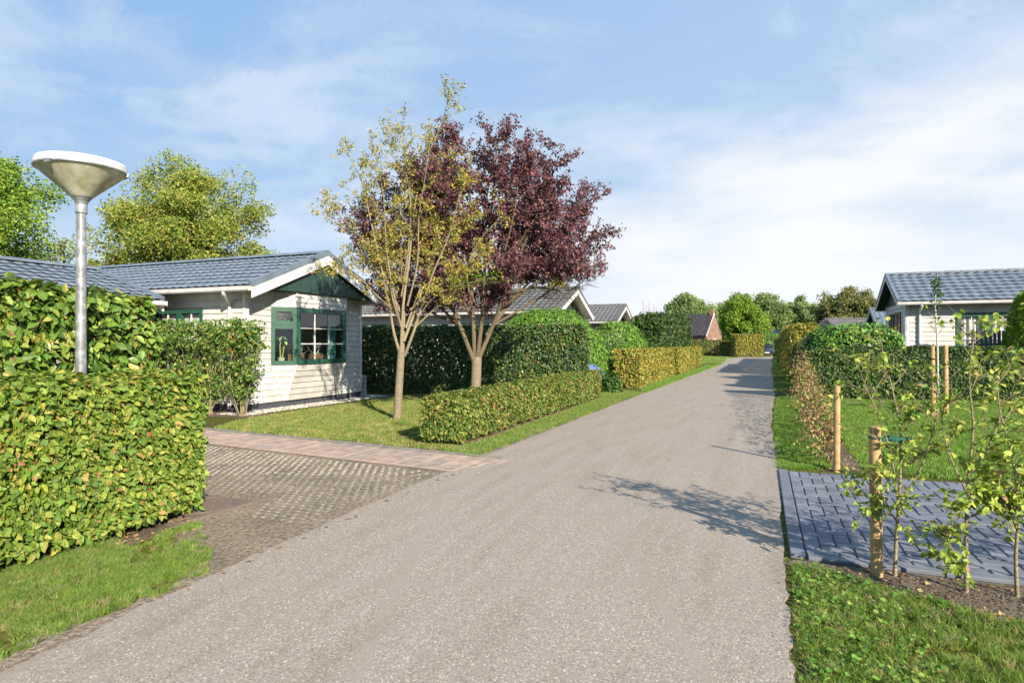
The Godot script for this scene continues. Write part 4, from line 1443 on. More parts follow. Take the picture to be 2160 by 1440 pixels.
	while x < L:
		var p0 := Vector3(x, 0, -T * 0.5 + rf(-0.08, 0.08))
		var p1 := p0 + Vector3(rf(-0.08, 0.08), H * 0.45, rf(-0.08, 0.08))
		var p2 := p1 + Vector3(rf(-0.1, 0.1), H * 0.42, rf(-0.1, 0.1))
		b2.tube([p0, p1, p2], [0.016, 0.012, 0.006], 5)
		for k in int(q.get("twigs", 7)):
			var f := rf(0.08, 0.95)
			var o := p0.lerp(p1, f * 2.0) if f < 0.5 else p1.lerp(p2, f * 2.0 - 1.0)
			var dd := Vector3(rf(-0.7, 0.7), rf(0.05, 0.6), rf(-1, 1)).normalized()
			var ln := T * rf(0.25, 0.5)
			b2.tube([o, o + dd * ln * 0.5 + UP * 0.02, o + dd * ln + UP * 0.05], [0.007, 0.005, 0.002], 3, false)
		x += step * rf(0.7, 1.3)
	for k in int(L * q.get("ends", 14.0)):
		var o := Vector3(rf(0, L), lerpf(H, H2, 0.5) - 0.10, -rf(0, T)) if rng.randf() < 0.6 else Vector3(rf(0, L), rf(0.2, H), -0.08)
		var dd := Vector3(rf(-0.5, 0.5), rf(0.4, 1.0), rf(-0.2, 0.7)).normalized()
		b2.tube([o, o + dd * rf(0.10, 0.17)], [0.004, 0.002], 3, false)
	mi("branches", b2.done(), M.twig, h)
	return h

var leaf_tones := {}

func lone_leaf(parent: Node, mesh: Mesh, b: Basis, pos: Vector3, c: Color) -> void:
	# a leaf as a part of its own; tones are shared between leaves
	var key := "%d_%d_%d" % [int(c.r * 24), int(c.g * 24), int(c.b * 30)]
	if not leaf_tones.has(key):
		var m := StandardMaterial3D.new()
		m.albedo_color = Color((int(c.r * 24) + 0.5) / 24.0, (int(c.g * 24) + 0.5) / 24.0, (int(c.b * 30) + 0.5) / 30.0).linear_to_srgb()
		m.roughness = 0.5
		m.metallic_specular = 0.4
		m.cull_mode = BaseMaterial3D.CULL_DISABLED
		m.backlight_enabled = true
		m.backlight = Color(0.7, 0.7, 0.42) * 1.0
		leaf_tones[key] = m
	var o := mi("leaf", mesh, leaf_tones[key], parent)
	o.transform = Transform3D(b, pos)

# A rounded mass of foliage: a half ellipsoid with bumps.
func mound(called: String, label: String, category: String, at: Vector3, dir: Vector3, rx: float, rz: float, H: float, n: int, size: float, pal: Array, q := {}) -> Node3D:
	var h := thing(called, label, category, at, 0.0, q.get("group", ""))
	h.transform.basis = Basis(dir, UP, dir.cross(UP).normalized())
	var s := Scatter.new()
	var sd := at.x * 2.3 + at.z
	var e: float = q.get("square", 2.6)
	for i in n:
		var d := rdir()
		d.y = absf(d.y)
		if rng.randf() < 0.55: d.y *= rng.randf()
		# superellipsoid: boxier flanks
		var k := pow(pow(absf(d.x), e) + pow(absf(d.z), e) + pow(absf(d.y), e), -1.0 / e)
		var pos := Vector3(d.x * rx, d.y * H, d.z * rz) * k
		var bump: float = 1.0 + q.get("amp", 0.08) * (wob.get_noise_3d(pos.x * 1.5 + sd, pos.y * 1.5, pos.z * 1.5) + 0.6 * wob.get_noise_3d(pos.x * 4.0 + sd, pos.y * 4.0, pos.z * 4.0))
		pos *= bump - maxf(0.0, -log(maxf(rng.randf(), 0.01)) * 0.035)
		pos.y = maxf(pos.y, 0.05)
		var nn := Vector3(pos.x / (rx * rx), pos.y / (H * H), pos.z / (rz * rz)).normalized()
		var along: Vector3 = nn * 0.5 - UP * rf(0.0, 0.9) + rdir() * 0.8
		if q.get("upright", false): along = UP * 1.2 + nn * 0.6 + rdir() * 0.5
		s.add(leaf_basis(nn + UP * 0.5 + rdir() * 0.8, along, size * rf(0.7, 1.25)), pos, pick(pal, patchn.get_noise_3d(pos.x * 1.2 + sd, pos.y * 1.2, pos.z * 1.2) * 0.7))
	strew("foliage", s, q.get("mesh", leafm.narrow), q.get("m", M.leaf), h)
	var b := MB.new()
	for i in int(q.get("stems", 16)):
		var p0 := Vector3(rf(-0.5, 0.5) * rx, 0, rf(-0.4, 0.4) * rz)
		var p1 := Vector3(p0.x * 1.3, H * rf(0.5, 0.88), p0.z * 1.4)
		b.tube([p0, p0.lerp(p1, 0.5) + Vector3(rf(-0.1, 0.1), 0, rf(-0.1, 0.1)), p1], [0.025, 0.018, 0.006], 5)
	mi("branches", b.done(), M.twig, h)
	return h

func hedges() -> void:
	palettes()
	# left of the lane, near: the beech hedge, its front towards the lane
	hedge("beech_hedge", "clipped yellow green beech hedge with large leaves, nearest on the left of the lane", Vector3(-2.74, 0, -5.42) - A * 5.2, A, {"l": 5.2, "t": 0.75, "h": 1.24, "n": 84000, "size": 0.057, "pal": BEECH, "amp": 0.05, "deep": 0.06, "single": 300, "gap": 0.17, "back": 0.4, "low": 0.08, "patchy": 0.8})
	hedge("beech_hedge", "tall loose green beech hedge round the lamp post", Vector3(-3.52, 0, -6.02) - A * 4.2, A, {"l": 4.2, "t": 0.70, "h": 2.06, "h2": 1.96, "n": 30000, "size": 0.086, "pal": TALL, "amp": 0.11, "deep": 0.08, "single": 300, "gap": 0.30, "back": 0.5, "low": 0.5, "m": M.gloss, "twigs": 12})
	# low hedge in front of the trees
	hedge("low_hedge", "knee high clipped beech hedge between the lane and the plum tree", Vector3(-0.84, 0, -8.98), A, {"l": 8.8, "t": 0.55, "h": 0.73, "h2": 0.77, "n": 42000, "size": 0.058, "pal": LOWH, "amp": 0.035, "deep": 0.04, "single": 300, "patchy": 0.9, "low": 0.07})
	# dark tall hedge behind the trees, its front towards the viewer
	hedge("dark_hedge", "tall dark green hedge behind the purple plum tree", Vector3(-3.6, 0, -18.98) - P * 3.0, P, {"l": 8.9, "t": 0.7, "h": 2.06, "h2": 2.0, "n": 62000, "size": 0.085, "pal": DARK, "amp": 0.09, "deep": 0.08, "gap": 0.05, "m": M.gloss, "patchy": 0.9})
	# dome shaped hedge and its neighbour
	mound("dome_hedge", "bright green dome shaped hedge in front of the grey tiled chalet", "hedge", Vector3(1.25, 0, -22.3), P, 2.25, 0.95, 2.78, 30000, 0.12, LIME, {"square": 2.5, "amp": 0.05})
	mound("round_bush", "smaller rounded green bush right of the dome shaped hedge", "bush", Vector3(4.15, 0, -24.1), P, 1.25, 0.9, 2.42, 13000, 0.12, LIME, {"square": 2.4, "amp": 0.09})
	mound("grass_clump", "dark grassy clump at the gap between low hedge and yellow hedge", "plant", Vector3(3.05, 0, -19.1), P, 0.24, 0.24, 0.55, 1500, 0.2, [[C(0.05, 0.12, 0.03), 0.6], [C(0.10, 0.20, 0.05), 0.4]], {"upright": true, "mesh": leafm.narrow, "stems": 3})
	# yellow hedges along the left of the lane
	for e in [[0.0, 8.95, "first and longest of the golden yellow clipped hedges left of the lane", 30000], [10.95, 8.8, "second golden yellow clipped hedge left of the lane, past a narrow gap", 18000], [20.75, 3.0, "short last golden yellow hedge at the grassy corner of the lane", 7000]]:
		hedge("yellow_hedge", e[2], Vector3(4.31, 0, -20.97) + A * e[0], A, {"l": e[1], "t": 0.85, "h": 1.32, "n": e[3], "size": 0.085, "pal": YELLOW, "amp": 0.03, "deep": 0.05, "low": 0.03, "group": "yellow hedges left of the lane", "twigs": 3})
	# overgrown dark beech row behind them
	hedge("beech_row", "overgrown dark green beech row behind the golden yellow hedges", Vector3(6.55, 0, -28.6), A, {"l": 15.5, "t": 0.95, "h": 2.75, "h2": 3.45, "n": 34000, "size": 0.15, "pal": DARK2, "amp": 0.42, "deep": 0.12, "gap": 0.12, "twigs": 5, "stem": 0.5})
	var whips := thing("beech_shoots", "thin bare shoots standing up from the overgrown beech row", "plant", Vector3(6.55, 0, -28.6))
	var b := MB.new()
	for i in 46:
		var o := A * rf(0.0, 9.0) - P * rf(0.2, 0.8) + UP * 2.45
		var tip := o + Vector3(rf(-0.15, 0.15), rf(0.5, 1.25), rf(-0.15, 0.15))
		b.tube([o, o.lerp(tip, 0.5) + rdir() * 0.04, tip], [0.012, 0.008, 0.003], 4, false)
	mi("shoots", b.done(), M.twig, whips)
	# far end of the lane
	hedge("far_hedge", "far clipped green hedge across the lane end, below the brick house", Vector3(22.2, 0, -78.5), Vector3(0.96, 0, 0.28), {"l": 6.0, "t": 1.0, "h": 2.0, "n": 9000, "size": 0.17, "pal": LOWH, "amp": 0.05, "deep": 0.08, "twigs": 2, "stem": 0.6})
	hedge("far_hedge", "far golden hedge corner left of the parked dark car", Vector3(26.0, 0, -71.4), Vector3(0.97, 0, 0.24), {"l": 2.9, "t": 4.5, "h": 2.65, "n": 11000, "size": 0.17, "pal": YELLOW, "amp": 0.08, "deep": 0.08, "twigs": 2, "stem": 0.6})
	mound("dark_bush", "large dark green bush behind the parked dark car", "bush", Vector3(33.2, 0, -82.0), Vector3.RIGHT, 5.2, 1.6, 3.0, 12000, 0.26, LAUREL, {"amp": 0.14})
	# right of the lane, from the far end back to the viewer; fronts towards the lane
	var back := -A
	for e in [[0.0, 8.4, 1.52, LOWH, "low end of the hedges right of the lane, beside the brown young hedge", 16000, 0.11], [9.6, 15.0, 2.42, YELLOW, "tall yellow green hedge right of the lane past the laurel", 22000, 0.14], [25.4, 19.0, 2.05, LOWH, "farther green hedge right of the lane, in front of the parked dark car", 15000, 0.17]]:
		hedge("lane_hedge", e[4], Vector3(9.45, 0, -19.75) + A * (e[0] + e[1]), back, {"l": e[1], "t": 1.1, "h": e[2], "n": e[5], "size": e[6], "pal": e[3], "amp": 0.12, "deep": 0.08, "group": "hedges right of the lane", "twigs": 3, "stem": 0.5})
	# dark clipped hedge across the right garden, front towards the viewer
	hedge("dark_hedge", "dark clipped hornbeam hedge across the back of the right lawn", Vector3(7.95, 0, -16.75), Vector3(0.986, 0, 0.167).normalized(), {"l": 8.6, "t": 0.8, "h": 1.41, "n": 50000, "size": 0.075, "pal": DARK2, "amp": 0.05, "deep": 0.06, "m": M.gloss, "low": 0.05, "top": 1.5})
	# brown young hedge beside the lane
	var bh := hedge("young_hedge", "thin half dead reddish brown young beech hedge beside the lane on the right", Vector3(3.98, 0, -7.5), (Vector3(0.3987, 0, -0.917)).normalized(), {"l": 10.4, "t": 0.26, "h": 0.50, "h2": 1.30, "n": 4300, "size": 0.054, "pal": BROWN, "amp": 0.34, "deep": 0.09, "low": 0.06, "gap": 0.30, "stem": 0.22, "twigs": 9, "top": 1.0, "back": 0.8, "m": M.dull})
	bh.position -= P * 0.0
	# laurel, hydrangea and thuja behind the dark hedge
	mound("laurel_bush", "glossy bright green laurel bush behind the dark clipped hedge", "bush", Vector3(10.55, 0, -19.0), Vector3(0.986, 0, 0.167).normalized(), 1.30, 0.85, 2.02, 15000, 0.125, LAUREL, {"amp": 0.14, "square": 4.5, "upright": true, "mesh": leafm.big, "m": M.gloss})
	hydrangea()
	thuja()

func hydrangea() -> void:
	var h := mound("hydrangea", "hydrangea with faded pink flower heads between laurel and lane hedge", "bush", Vector3(12.0, 0, -23.6), Vector3.RIGHT, 0.95, 0.8, 2.15, 5200, 0.12, LAUREL, {"mesh": leafm.round})
	var ball := sprig(90, 0.045, 0.9, 0.055, 12)
	for i in 22:
		var d := Vector3(rf(-1, 0.9), rf(0.55, 1.0), rf(-0.2, 1)).normalized()
		var p0 := Vector3(d.x * 1.0, d.y * 2.3, d.z * 0.85)
		var g := rf(0.8, 1.1)
		var m: StandardMaterial3D = M["petal%d" % (i % 3)] if M.has("petal0") else null
		if m == null:
			M.petal0 = mat(lin(0.58, 0.34, 0.26), 0.8, 0.2)
			M.petal1 = mat(lin(0.66, 0.56, 0.40), 0.8, 0.2)
			M.petal2 = mat(lin(0.50, 0.28, 0.20), 0.8, 0.2)
			m = M["petal%d" % (i % 3)]
		var f := mi("flower_head", ball, m, h)
		f.transform = Transform3D(Basis(UP, rf(0, TAU)).scaled(Vector3(1.0, 1.2, 1.0) * g * 1.3), p0)

func thuja() -> void:
	var h := thing("thuja", "dense green thuja at the right edge in front of the chalet doors", "tree", Vector3(14.35, 0, -16.75))
	var s := Scatter.new()
	var pal := [[C(0.120, 0.250, 0.030), 0.3], [C(0.220, 0.370, 0.042), 0.45], [C(0.340, 0.450, 0.060), 0.25]]
	for i in 5200:
		var y := pow(rng.randf(), 0.8) * 2.75
		var r := 0.92 * pow(maxf(0.0, 1.0 - y / 3.1), 0.45)
		var w := rf(0, TAU)
		r *= 1.0 + 0.10 * wob.get_noise_3d(cos(w) * 2.0, y * 2.2, sin(w) * 2.0 + 31.0) + 0.07 * wob.get_noise_3d(cos(w) * 6.0, y * 6.0, sin(w) * 6.0)
		r *= 1.0 - 0.22 * pow(rng.randf(), 2.5)
		var o := Vector3(cos(w), 0, sin(w))
		s.add(leaf_basis(rdir(), o * 0.8 + UP * 0.9 + rdir() * 0.35, rf(1.0, 1.7)), o * r + UP * (y + 0.05), pick(pal))
	strew("crown", s, leafm.thuja, M.leaf, h)
	var b := MB.new()
	b.tube([Vector3.ZERO, UP * 1.2, UP * 2.6], [0.07, 0.05, 0.015], 7)
	mi("trunk", b.done(), M.barkdark, h)

# ------------------------------------------------------------------ trees
func curve(pts: Array, per := 3) -> Array:
	# Catmull-Rom through the points
	var out := []
	var k := pts.size()
	for i in k - 1:
		var p0: Vector3 = pts[maxi(i - 1, 0)]
		var p1: Vector3 = pts[i]
		var p2: Vector3 = pts[i + 1]
		var p3: Vector3 = pts[mini(i + 2, k - 1)]
		for j in per:
			out.append(p1.cubic_interpolate(p2, p0, p3, float(j) / per))
	out.append(pts[-1])
	return out

func limb(b: MB, pts: Array, r0: float, r1: float, sides := 7) -> Array:
	var c := curve(pts)
	var rad := []
	for i in c.size():
		rad.append(lerpf(r0, r1, pow(float(i) / (c.size() - 1), 0.8)))
	b.tube(c, rad, sides)
	return c

# twigs along a limb; leaf places are appended to spots as [position, direction]
func twigs(b: MB, c: Array, from: float, count: int, len0: float, len1: float, up: float, spots: Array, per: int, sub := 1, r := 0.007) -> void:
	for i in count:
		var f := rf(from, 1.0) * (c.size() - 1)
		var k := mini(int(f), c.size() - 2)
		var o: Vector3 = c[k].lerp(c[k + 1], f - k)
		var tang: Vector3 = (c[k + 1] - c[k]).normalized()
		var side := rdir()
		side = (side - tang * side.dot(tang)).normalized()
		var d := (tang * rf(0.3, 1.0) + side * rf(0.6, 1.2) + UP * up).normalized()
		var ln := rf(len0, len1)
		var bend := rdir() * 0.25 + UP * 0.08
		var pts := [o, o + d * ln * 0.35, o + (d + bend * 0.5).normalized() * ln * 0.7, o + (d + bend).normalized() * ln]
		b.tube(pts, [r, r * 0.8, r * 0.55, r * 0.25], 4, false)
		for j in per:
			var g := pow(rng.randf(), 0.7)
			var kk := mini(int(g * 3.0), 2)
			spots.append([(pts[kk] as Vector3).lerp(pts[kk + 1], g * 3.0 - kk), d])
		if sub > 0: twigs(b, pts, 0.25, 2 + sub, len0 * 0.4, len1 * 0.45, up, spots, int(per * 0.6) + 1, sub - 1, r * 0.6)

const HAW = [
	[Vector3(0.05,1.32,0.00),Vector3(0.11,2.31,0.00),Vector3(0.25,3.25,0.00),Vector3(0.36,4.29,0.00),Vector3(0.61,5.23,0.00),Vector3(0.99,5.99,0.00),Vector3(1.24,6.55,0.00)],
	[Vector3(0.02,1.32,0.00),Vector3(-0.13,1.74,0.15),Vector3(-0.25,2.22,0.30),Vector3(-0.38,3.06,0.45),Vector3(-0.61,4.10,0.60),Vector3(-0.90,4.86,0.75),Vector3(-1.21,5.40,0.90)],
	[Vector3(0.09,1.32,-0.00),Vector3(0.08,2.31,-0.16),Vector3(0.02,3.25,-0.32),Vector3(-0.04,4.38,-0.48),Vector3(-0.08,5.33,-0.64),Vector3(-0.24,6.04,-0.80)],
	[Vector3(0.14,1.27,0.00),Vector3(0.42,1.79,0.12),Vector3(0.61,2.31,0.23),Vector3(0.92,3.02,0.35),Vector3(1.27,3.72,0.47),Vector3(1.56,4.38,0.58),Vector3(1.70,4.86,0.70)],
	[Vector3(0.11,1.56,-0.00),Vector3(0.38,2.31,-0.22),Vector3(0.71,3.25,-0.44),Vector3(0.90,4.20,-0.66),Vector3(1.08,5.05,-0.88),Vector3(1.27,5.61,-1.10)],
	[Vector3(0.02,1.93,0.00),Vector3(-0.24,2.78,0.30),Vector3(-0.66,3.44,0.60),Vector3(-1.18,3.96,0.90),Vector3(-1.62,4.31,1.20)],
	[Vector3(0.06,2.12,-0.00),Vector3(-0.38,2.97,-0.23),Vector3(-0.75,3.91,-0.45),Vector3(-0.99,4.86,-0.68),Vector3(-1.13,5.52,-0.90)],
	[Vector3(0.38,1.84,0.00),Vector3(0.85,2.22,0.28),Vector3(1.37,2.50,0.55),Vector3(1.89,2.97,0.83),Vector3(2.09,3.21,1.10)],
	[Vector3(0.06,2.50,0.00),Vector3(0.26,3.44,0.12),Vector3(0.30,4.38,0.25),Vector3(0.21,5.23,0.38),Vector3(0.14,5.85,0.50)],
	[Vector3(0.09,1.74,0.00),Vector3(-0.05,2.50,0.35),Vector3(-0.19,3.44,0.70),Vector3(-0.28,4.48,1.05),Vector3(-0.47,5.42,1.40)],
	[Vector3(0.17,1.84,-0.00),Vector3(0.52,2.69,-0.33),Vector3(1.04,3.63,-0.65),Vector3(1.51,4.20,-0.98),Vector3(1.84,4.29,-1.30)],
	[Vector3(-0.02,2.12,0.00),Vector3(-0.47,2.50,0.27),Vector3(-0.94,2.83,0.53),Vector3(-1.43,3.06,0.80)],
	[Vector3(-0.04,2.31,-0.00),Vector3(-0.57,2.97,-0.20),Vector3(-1.04,3.35,-0.40),Vector3(-1.41,3.63,-0.60)],
	[Vector3(0.21,2.31,0.00),Vector3(0.47,3.16,0.33),Vector3(0.57,4.10,0.65),Vector3(0.80,4.86,0.98),Vector3(0.94,5.52,1.30)],
	[Vector3(0.28,2.22,0.00),Vector3(0.94,2.69,0.05),Vector3(1.60,3.06,0.10),Vector3(2.03,3.63,0.15),Vector3(2.55,4.08,0.20)]]
const PLUM = [
	[Vector3(-0.03,1.06,0.00),Vector3(-0.24,1.71,0.16),Vector3(-0.44,2.19,0.32),Vector3(-0.78,3.01,0.48),Vector3(-1.39,3.89,0.64),Vector3(-1.97,4.56,0.80)],
	[Vector3(-0.01,1.08,-0.00),Vector3(-0.03,2.24,-0.12),Vector3(-0.17,3.40,-0.24),Vector3(-0.40,4.56,-0.36),Vector3(-0.66,5.63,-0.48),Vector3(-0.76,5.97,-0.60)],
	[Vector3(0.03,1.08,0.00),Vector3(0.16,2.19,0.12),Vector3(0.26,3.40,0.25),Vector3(0.44,4.76,0.38),Vector3(0.53,6.00,0.50)],
	[Vector3(0.07,1.12,0.00),Vector3(0.41,1.85,0.18),Vector3(0.73,2.63,0.36),Vector3(1.15,3.64,0.54),Vector3(1.62,4.66,0.72),Vector3(1.86,5.48,0.90)],
	[Vector3(0.26,1.66,-0.00),Vector3(1.04,2.63,-0.23),Vector3(1.81,3.50,-0.47),Vector3(2.66,4.95,-0.70)],
	[Vector3(0.55,2.24,0.00),Vector3(1.42,2.82,0.43),Vector3(2.01,3.11,0.87),Vector3(2.51,3.26,1.30)],
	[Vector3(0.70,2.53,0.00),Vector3(1.42,2.72,0.13),Vector3(1.96,2.63,0.27),Vector3(2.41,2.72,0.40)],
	[Vector3(-0.27,1.75,-0.00),Vector3(-1.09,2.53,-0.37),Vector3(-1.97,2.97,-0.73),Vector3(-2.50,3.50,-1.10)],
	[Vector3(-0.37,2.04,0.00),Vector3(-1.09,2.82,0.40),Vector3(-1.87,3.50,0.80),Vector3(-2.43,3.98,1.20)],
	[Vector3(0.16,2.24,-0.00),Vector3(0.75,3.30,-0.43),Vector3(1.23,4.37,-0.87),Vector3(1.42,5.34,-1.30)],
	[Vector3(0.12,1.95,0.00),Vector3(0.55,3.11,0.47),Vector3(0.89,4.37,0.93),Vector3(0.99,5.63,1.40)],
	[Vector3(-0.13,2.34,-0.00),Vector3(-0.71,3.50,-0.47),Vector3(-1.19,4.47,-0.93),Vector3(-1.39,5.34,-1.40)],
	[Vector3(-0.13,2.14,0.00),Vector3(-0.61,3.11,0.50),Vector3(-1.00,3.98,1.00),Vector3(-1.09,4.95,1.50)],
	[Vector3(0.36,1.85,0.00),Vector3(1.23,2.34,0.10),Vector3(1.91,2.82,0.20),Vector3(2.59,3.79,0.30)],
	[Vector3(0.31,1.75,-0.00),Vector3(1.13,2.92,-0.50),Vector3(1.91,3.98,-1.00),Vector3(2.30,4.66,-1.50)],
	[Vector3(-0.32,1.85,0.00),Vector3(-1.00,2.14,0.03),Vector3(-1.58,2.43,0.07),Vector3(-2.16,2.58,0.10)]]

func garden_trees() -> void:
	# hawthorn: pale multi-stemmed, thin yellowing leaves
	var t := thing("hawthorn_tree", "sparse yellow leaved small tree with pale branches beside the bay window", "tree", Vector3(-2.26, 0, -12.26))
	var b := MB.new()
	limb(b, [Vector3(-0.03, -0.03, 0), Vector3(0.0, 0.45, 0), Vector3(0.03, 0.95, 0), Vector3(0.06, 1.42, 0)], 0.086, 0.072, 12)
	mi("trunk", b.done(), M.bark, t)
	b = MB.new()
	var spots := []
	for i in HAW.size():
		var pts: Array = HAW[i].duplicate()
		for k in pts.size(): pts[k] = Vector3((pts[k].x - 0.06) * 0.78 + 0.06, 1.3 + (pts[k].y - 1.3) * 0.96, pts[k].z)
		for k in range(1, pts.size()): pts[k] += Vector3(rf(-0.04, 0.04), 0, rf(-0.12, 0.12) - 0.35 * pts[k].z)
		var c := limb(b, pts, 0.036 if i < 5 else 0.023, 0.004, 7)
		twigs(b, c, 0.28 if i != 5 else 0.5, 26 if i < 11 and i != 5 else 11, 0.18, 0.58, 0.16, spots, 6, 1, 0.0045)
		for k in range(c.size() / 2, c.size()): spots.append([c[k], UP])
	mi("limbs", b.done(), M.barkgreen, t)
	var pal := [[C(0.150, 0.200, 0.036), 0.22], [C(0.310, 0.295, 0.050), 0.34], [C(0.440, 0.360, 0.065), 0.30], [C(0.42, 0.25, 0.08), 0.14]]
	var s := Scatter.new()
	for e in spots:
		for k in rng.randi_range(2, 4):
			var pos: Vector3 = e[0] + rdir() * rf(0.01, 0.07)
			s.add(leaf_basis(UP * 0.6 + rdir(), e[1] * 0.4 + rdir(), rf(0.034, 0.062)), pos, pick(pal, clampf((3.6 - pos.y) * 0.16, -0.5, 0.5)))
	for i in 260: # one bright shoot, as in the photograph
		var g := rng.randf()
		var pos := Vector3(1.0, 2.65, 0.6).lerp(Vector3(2.1, 2.78, 0.7), g) + rdir() * 0.12
		s.add(leaf_basis(UP + rdir() * 0.5, rdir(), rf(0.05, 0.08)), pos, C(0.22, 0.34, 0.03) * rf(0.8, 1.2))
	b = MB.new()
	b.tube(curve([Vector3(0.35, 1.9, 0.2), Vector3(0.9, 2.5, 0.5), Vector3(2.1, 2.78, 0.7)]), [0.014, 0.012, 0.011, 0.01, 0.008, 0.006, 0.004], 5)
	mi("limbs", b.done(), M.barkgreen, t)
	strew("crown", s, leafm.small, M.leaf, t)

	# purple leaved plum
	t = thing("plum_tree", "purple leaved plum tree with forked grey trunk behind the low hedge", "tree", Vector3(-0.81, 0, -13.6))
	t.scale = Vector3.ONE * 1.05
	b = MB.new()
	limb(b, [Vector3(0, -0.03, 0), Vector3(0.0, 0.4, 0), Vector3(0.02, 0.8, 0), Vector3(0.03, 1.16, 0)], 0.112, 0.104, 12)
	mi("trunk", b.done(), M.bark, t)
	b = MB.new()
	spots = []
	for i in PLUM.size():
		var pts: Array = PLUM[i].duplicate()
		for k in pts.size(): pts[k] = Vector3(pts[k].x * 0.90, 1.1 + (pts[k].y - 1.1) * 0.93, pts[k].z)
		for k in range(1, pts.size()): pts[k] += Vector3(rf(-0.05, 0.05), 0, rf(-0.2, 0.2) - 0.25 * pts[k].z)
		var c := limb(b, pts, 0.058 if i < 4 else 0.035, 0.006, 7)
		twigs(b, c, 0.34, 34, 0.28, 0.72, 0.15, spots, 9, 1)
		for k in range(c.size() * 2 / 3, c.size()): spots.append([c[k], UP])
	for i in 22: # finer limbs that fill the crown
		var w := TAU * i / 22.0 + rf(-0.1, 0.1)
		var rr := sqrt(rng.randf())
		var tip := Vector3(0.12 + cos(w) * 2.05 * (0.45 + 0.55 * rr), 3.95 + sin(w) * 1.55 * (0.4 + 0.6 * rr), rf(-1.1, 1.1))
		var o := Vector3(rf(-0.15, 0.25), rf(1.9, 2.9), rf(-0.2, 0.2))
		var c := limb(b, [o, o.lerp(tip, 0.5) + Vector3(0, rf(0.05, 0.3), 0), tip], 0.028, 0.005, 5)
		twigs(b, c, 0.30, 24, 0.26, 0.66, 0.12, spots, 9, 1)
	mi("limbs", b.done(), M.barkmid, t)
	pal = [[C(0.075, 0.036, 0.055), 0.28], [C(0.135, 0.056, 0.078), 0.40], [C(0.220, 0.090, 0.105), 0.25], [C(0.32, 0.150, 0.135), 0.07]]
	s = Scatter.new()
	for e in spots:
		if e[0].x > 0.75 and e[0].y < 2.72 + 0.25 * rng.randf(): continue
		var n := 2 if e[0].y < 2.2 else rng.randi_range(2, 4)
		for k in n:
			s.add(leaf_basis(UP * 0.4 + rdir(), e[1] * 0.3 - UP * 0.4 + rdir(), rf(0.05, 0.088)), e[0] + rdir() * rf(0.01, 0.09), pick(pal))
	strew("crown", s, leafm.small, M.leaf, t)

# a broad tree seen from afar: trunk, limbs, leaf sprigs gathered in clumps
func far_tree(called: String, label: String, at: Vector3, height: float, radius: float, base: float, n: int, mesh: Mesh, size: float, pal: Array, q := {}) -> void:
	var t := thing(called, label, "tree", at, 0.0, q.get("group", ""))
	var b := MB.new()
	var ch := height - base
	limb(b, [Vector3.ZERO, Vector3(0.05, height * 0.3, 0), Vector3(-0.05, height * 0.62, 0.05), Vector3(0.0, height * 0.9, 0)], height * 0.022, 0.03, 8)
	mi("trunk", b.done(), M.barkdark, t)
	b = MB.new()
	var clumps := []
	var nc: int = q.get("clumps", 70)
	var sq: float = q.get("round", 1.0)
	for i in nc:
		var d := rdir()
		var rr := pow(rng.randf(), 0.33)
		if rr < 0.35: rr += 0.35
		var y := d.y * rr
		var taper: float = 1.0 - q.get("taper", 0.0) * maxf(0.0, y)
		var pos := Vector3(d.x * rr * radius * taper, base + ch * (0.5 + 0.5 * y), d.z * rr * radius * taper)
		pos += rdir() * radius * 0.13
		clumps.append([pos, radius * rf(0.17, 0.40) * sq])
		if i % 2 == 0:
			var o := Vector3(0, clampf(pos.y - radius * rf(0.4, 0.9), height * 0.22, height * 0.8), 0)
			b.tube([o, o.lerp(pos, 0.5) + UP * 0.1 + rdir() * 0.1, pos], [height * 0.009, height * 0.006, height * 0.002], 5, false)
	mi("limbs", b.done(), M.barkdark, t)
	var s := Scatter.new()
	for i in n:
		var c: Array = clumps[rng.randi() % nc]
		var d := rdir()
		var pos: Vector3 = c[0] + Vector3(d.x, d.y * 0.75, d.z) * c[1] * pow(rng.randf(), 0.45)
		var g := size * rf(0.7, 1.3)
		s.add(Basis(rdir(), rf(0, TAU)).scaled(Vector3(g, g, g)), pos, pick(pal))
	strew("crown", s, mesh, M.leaf, t)

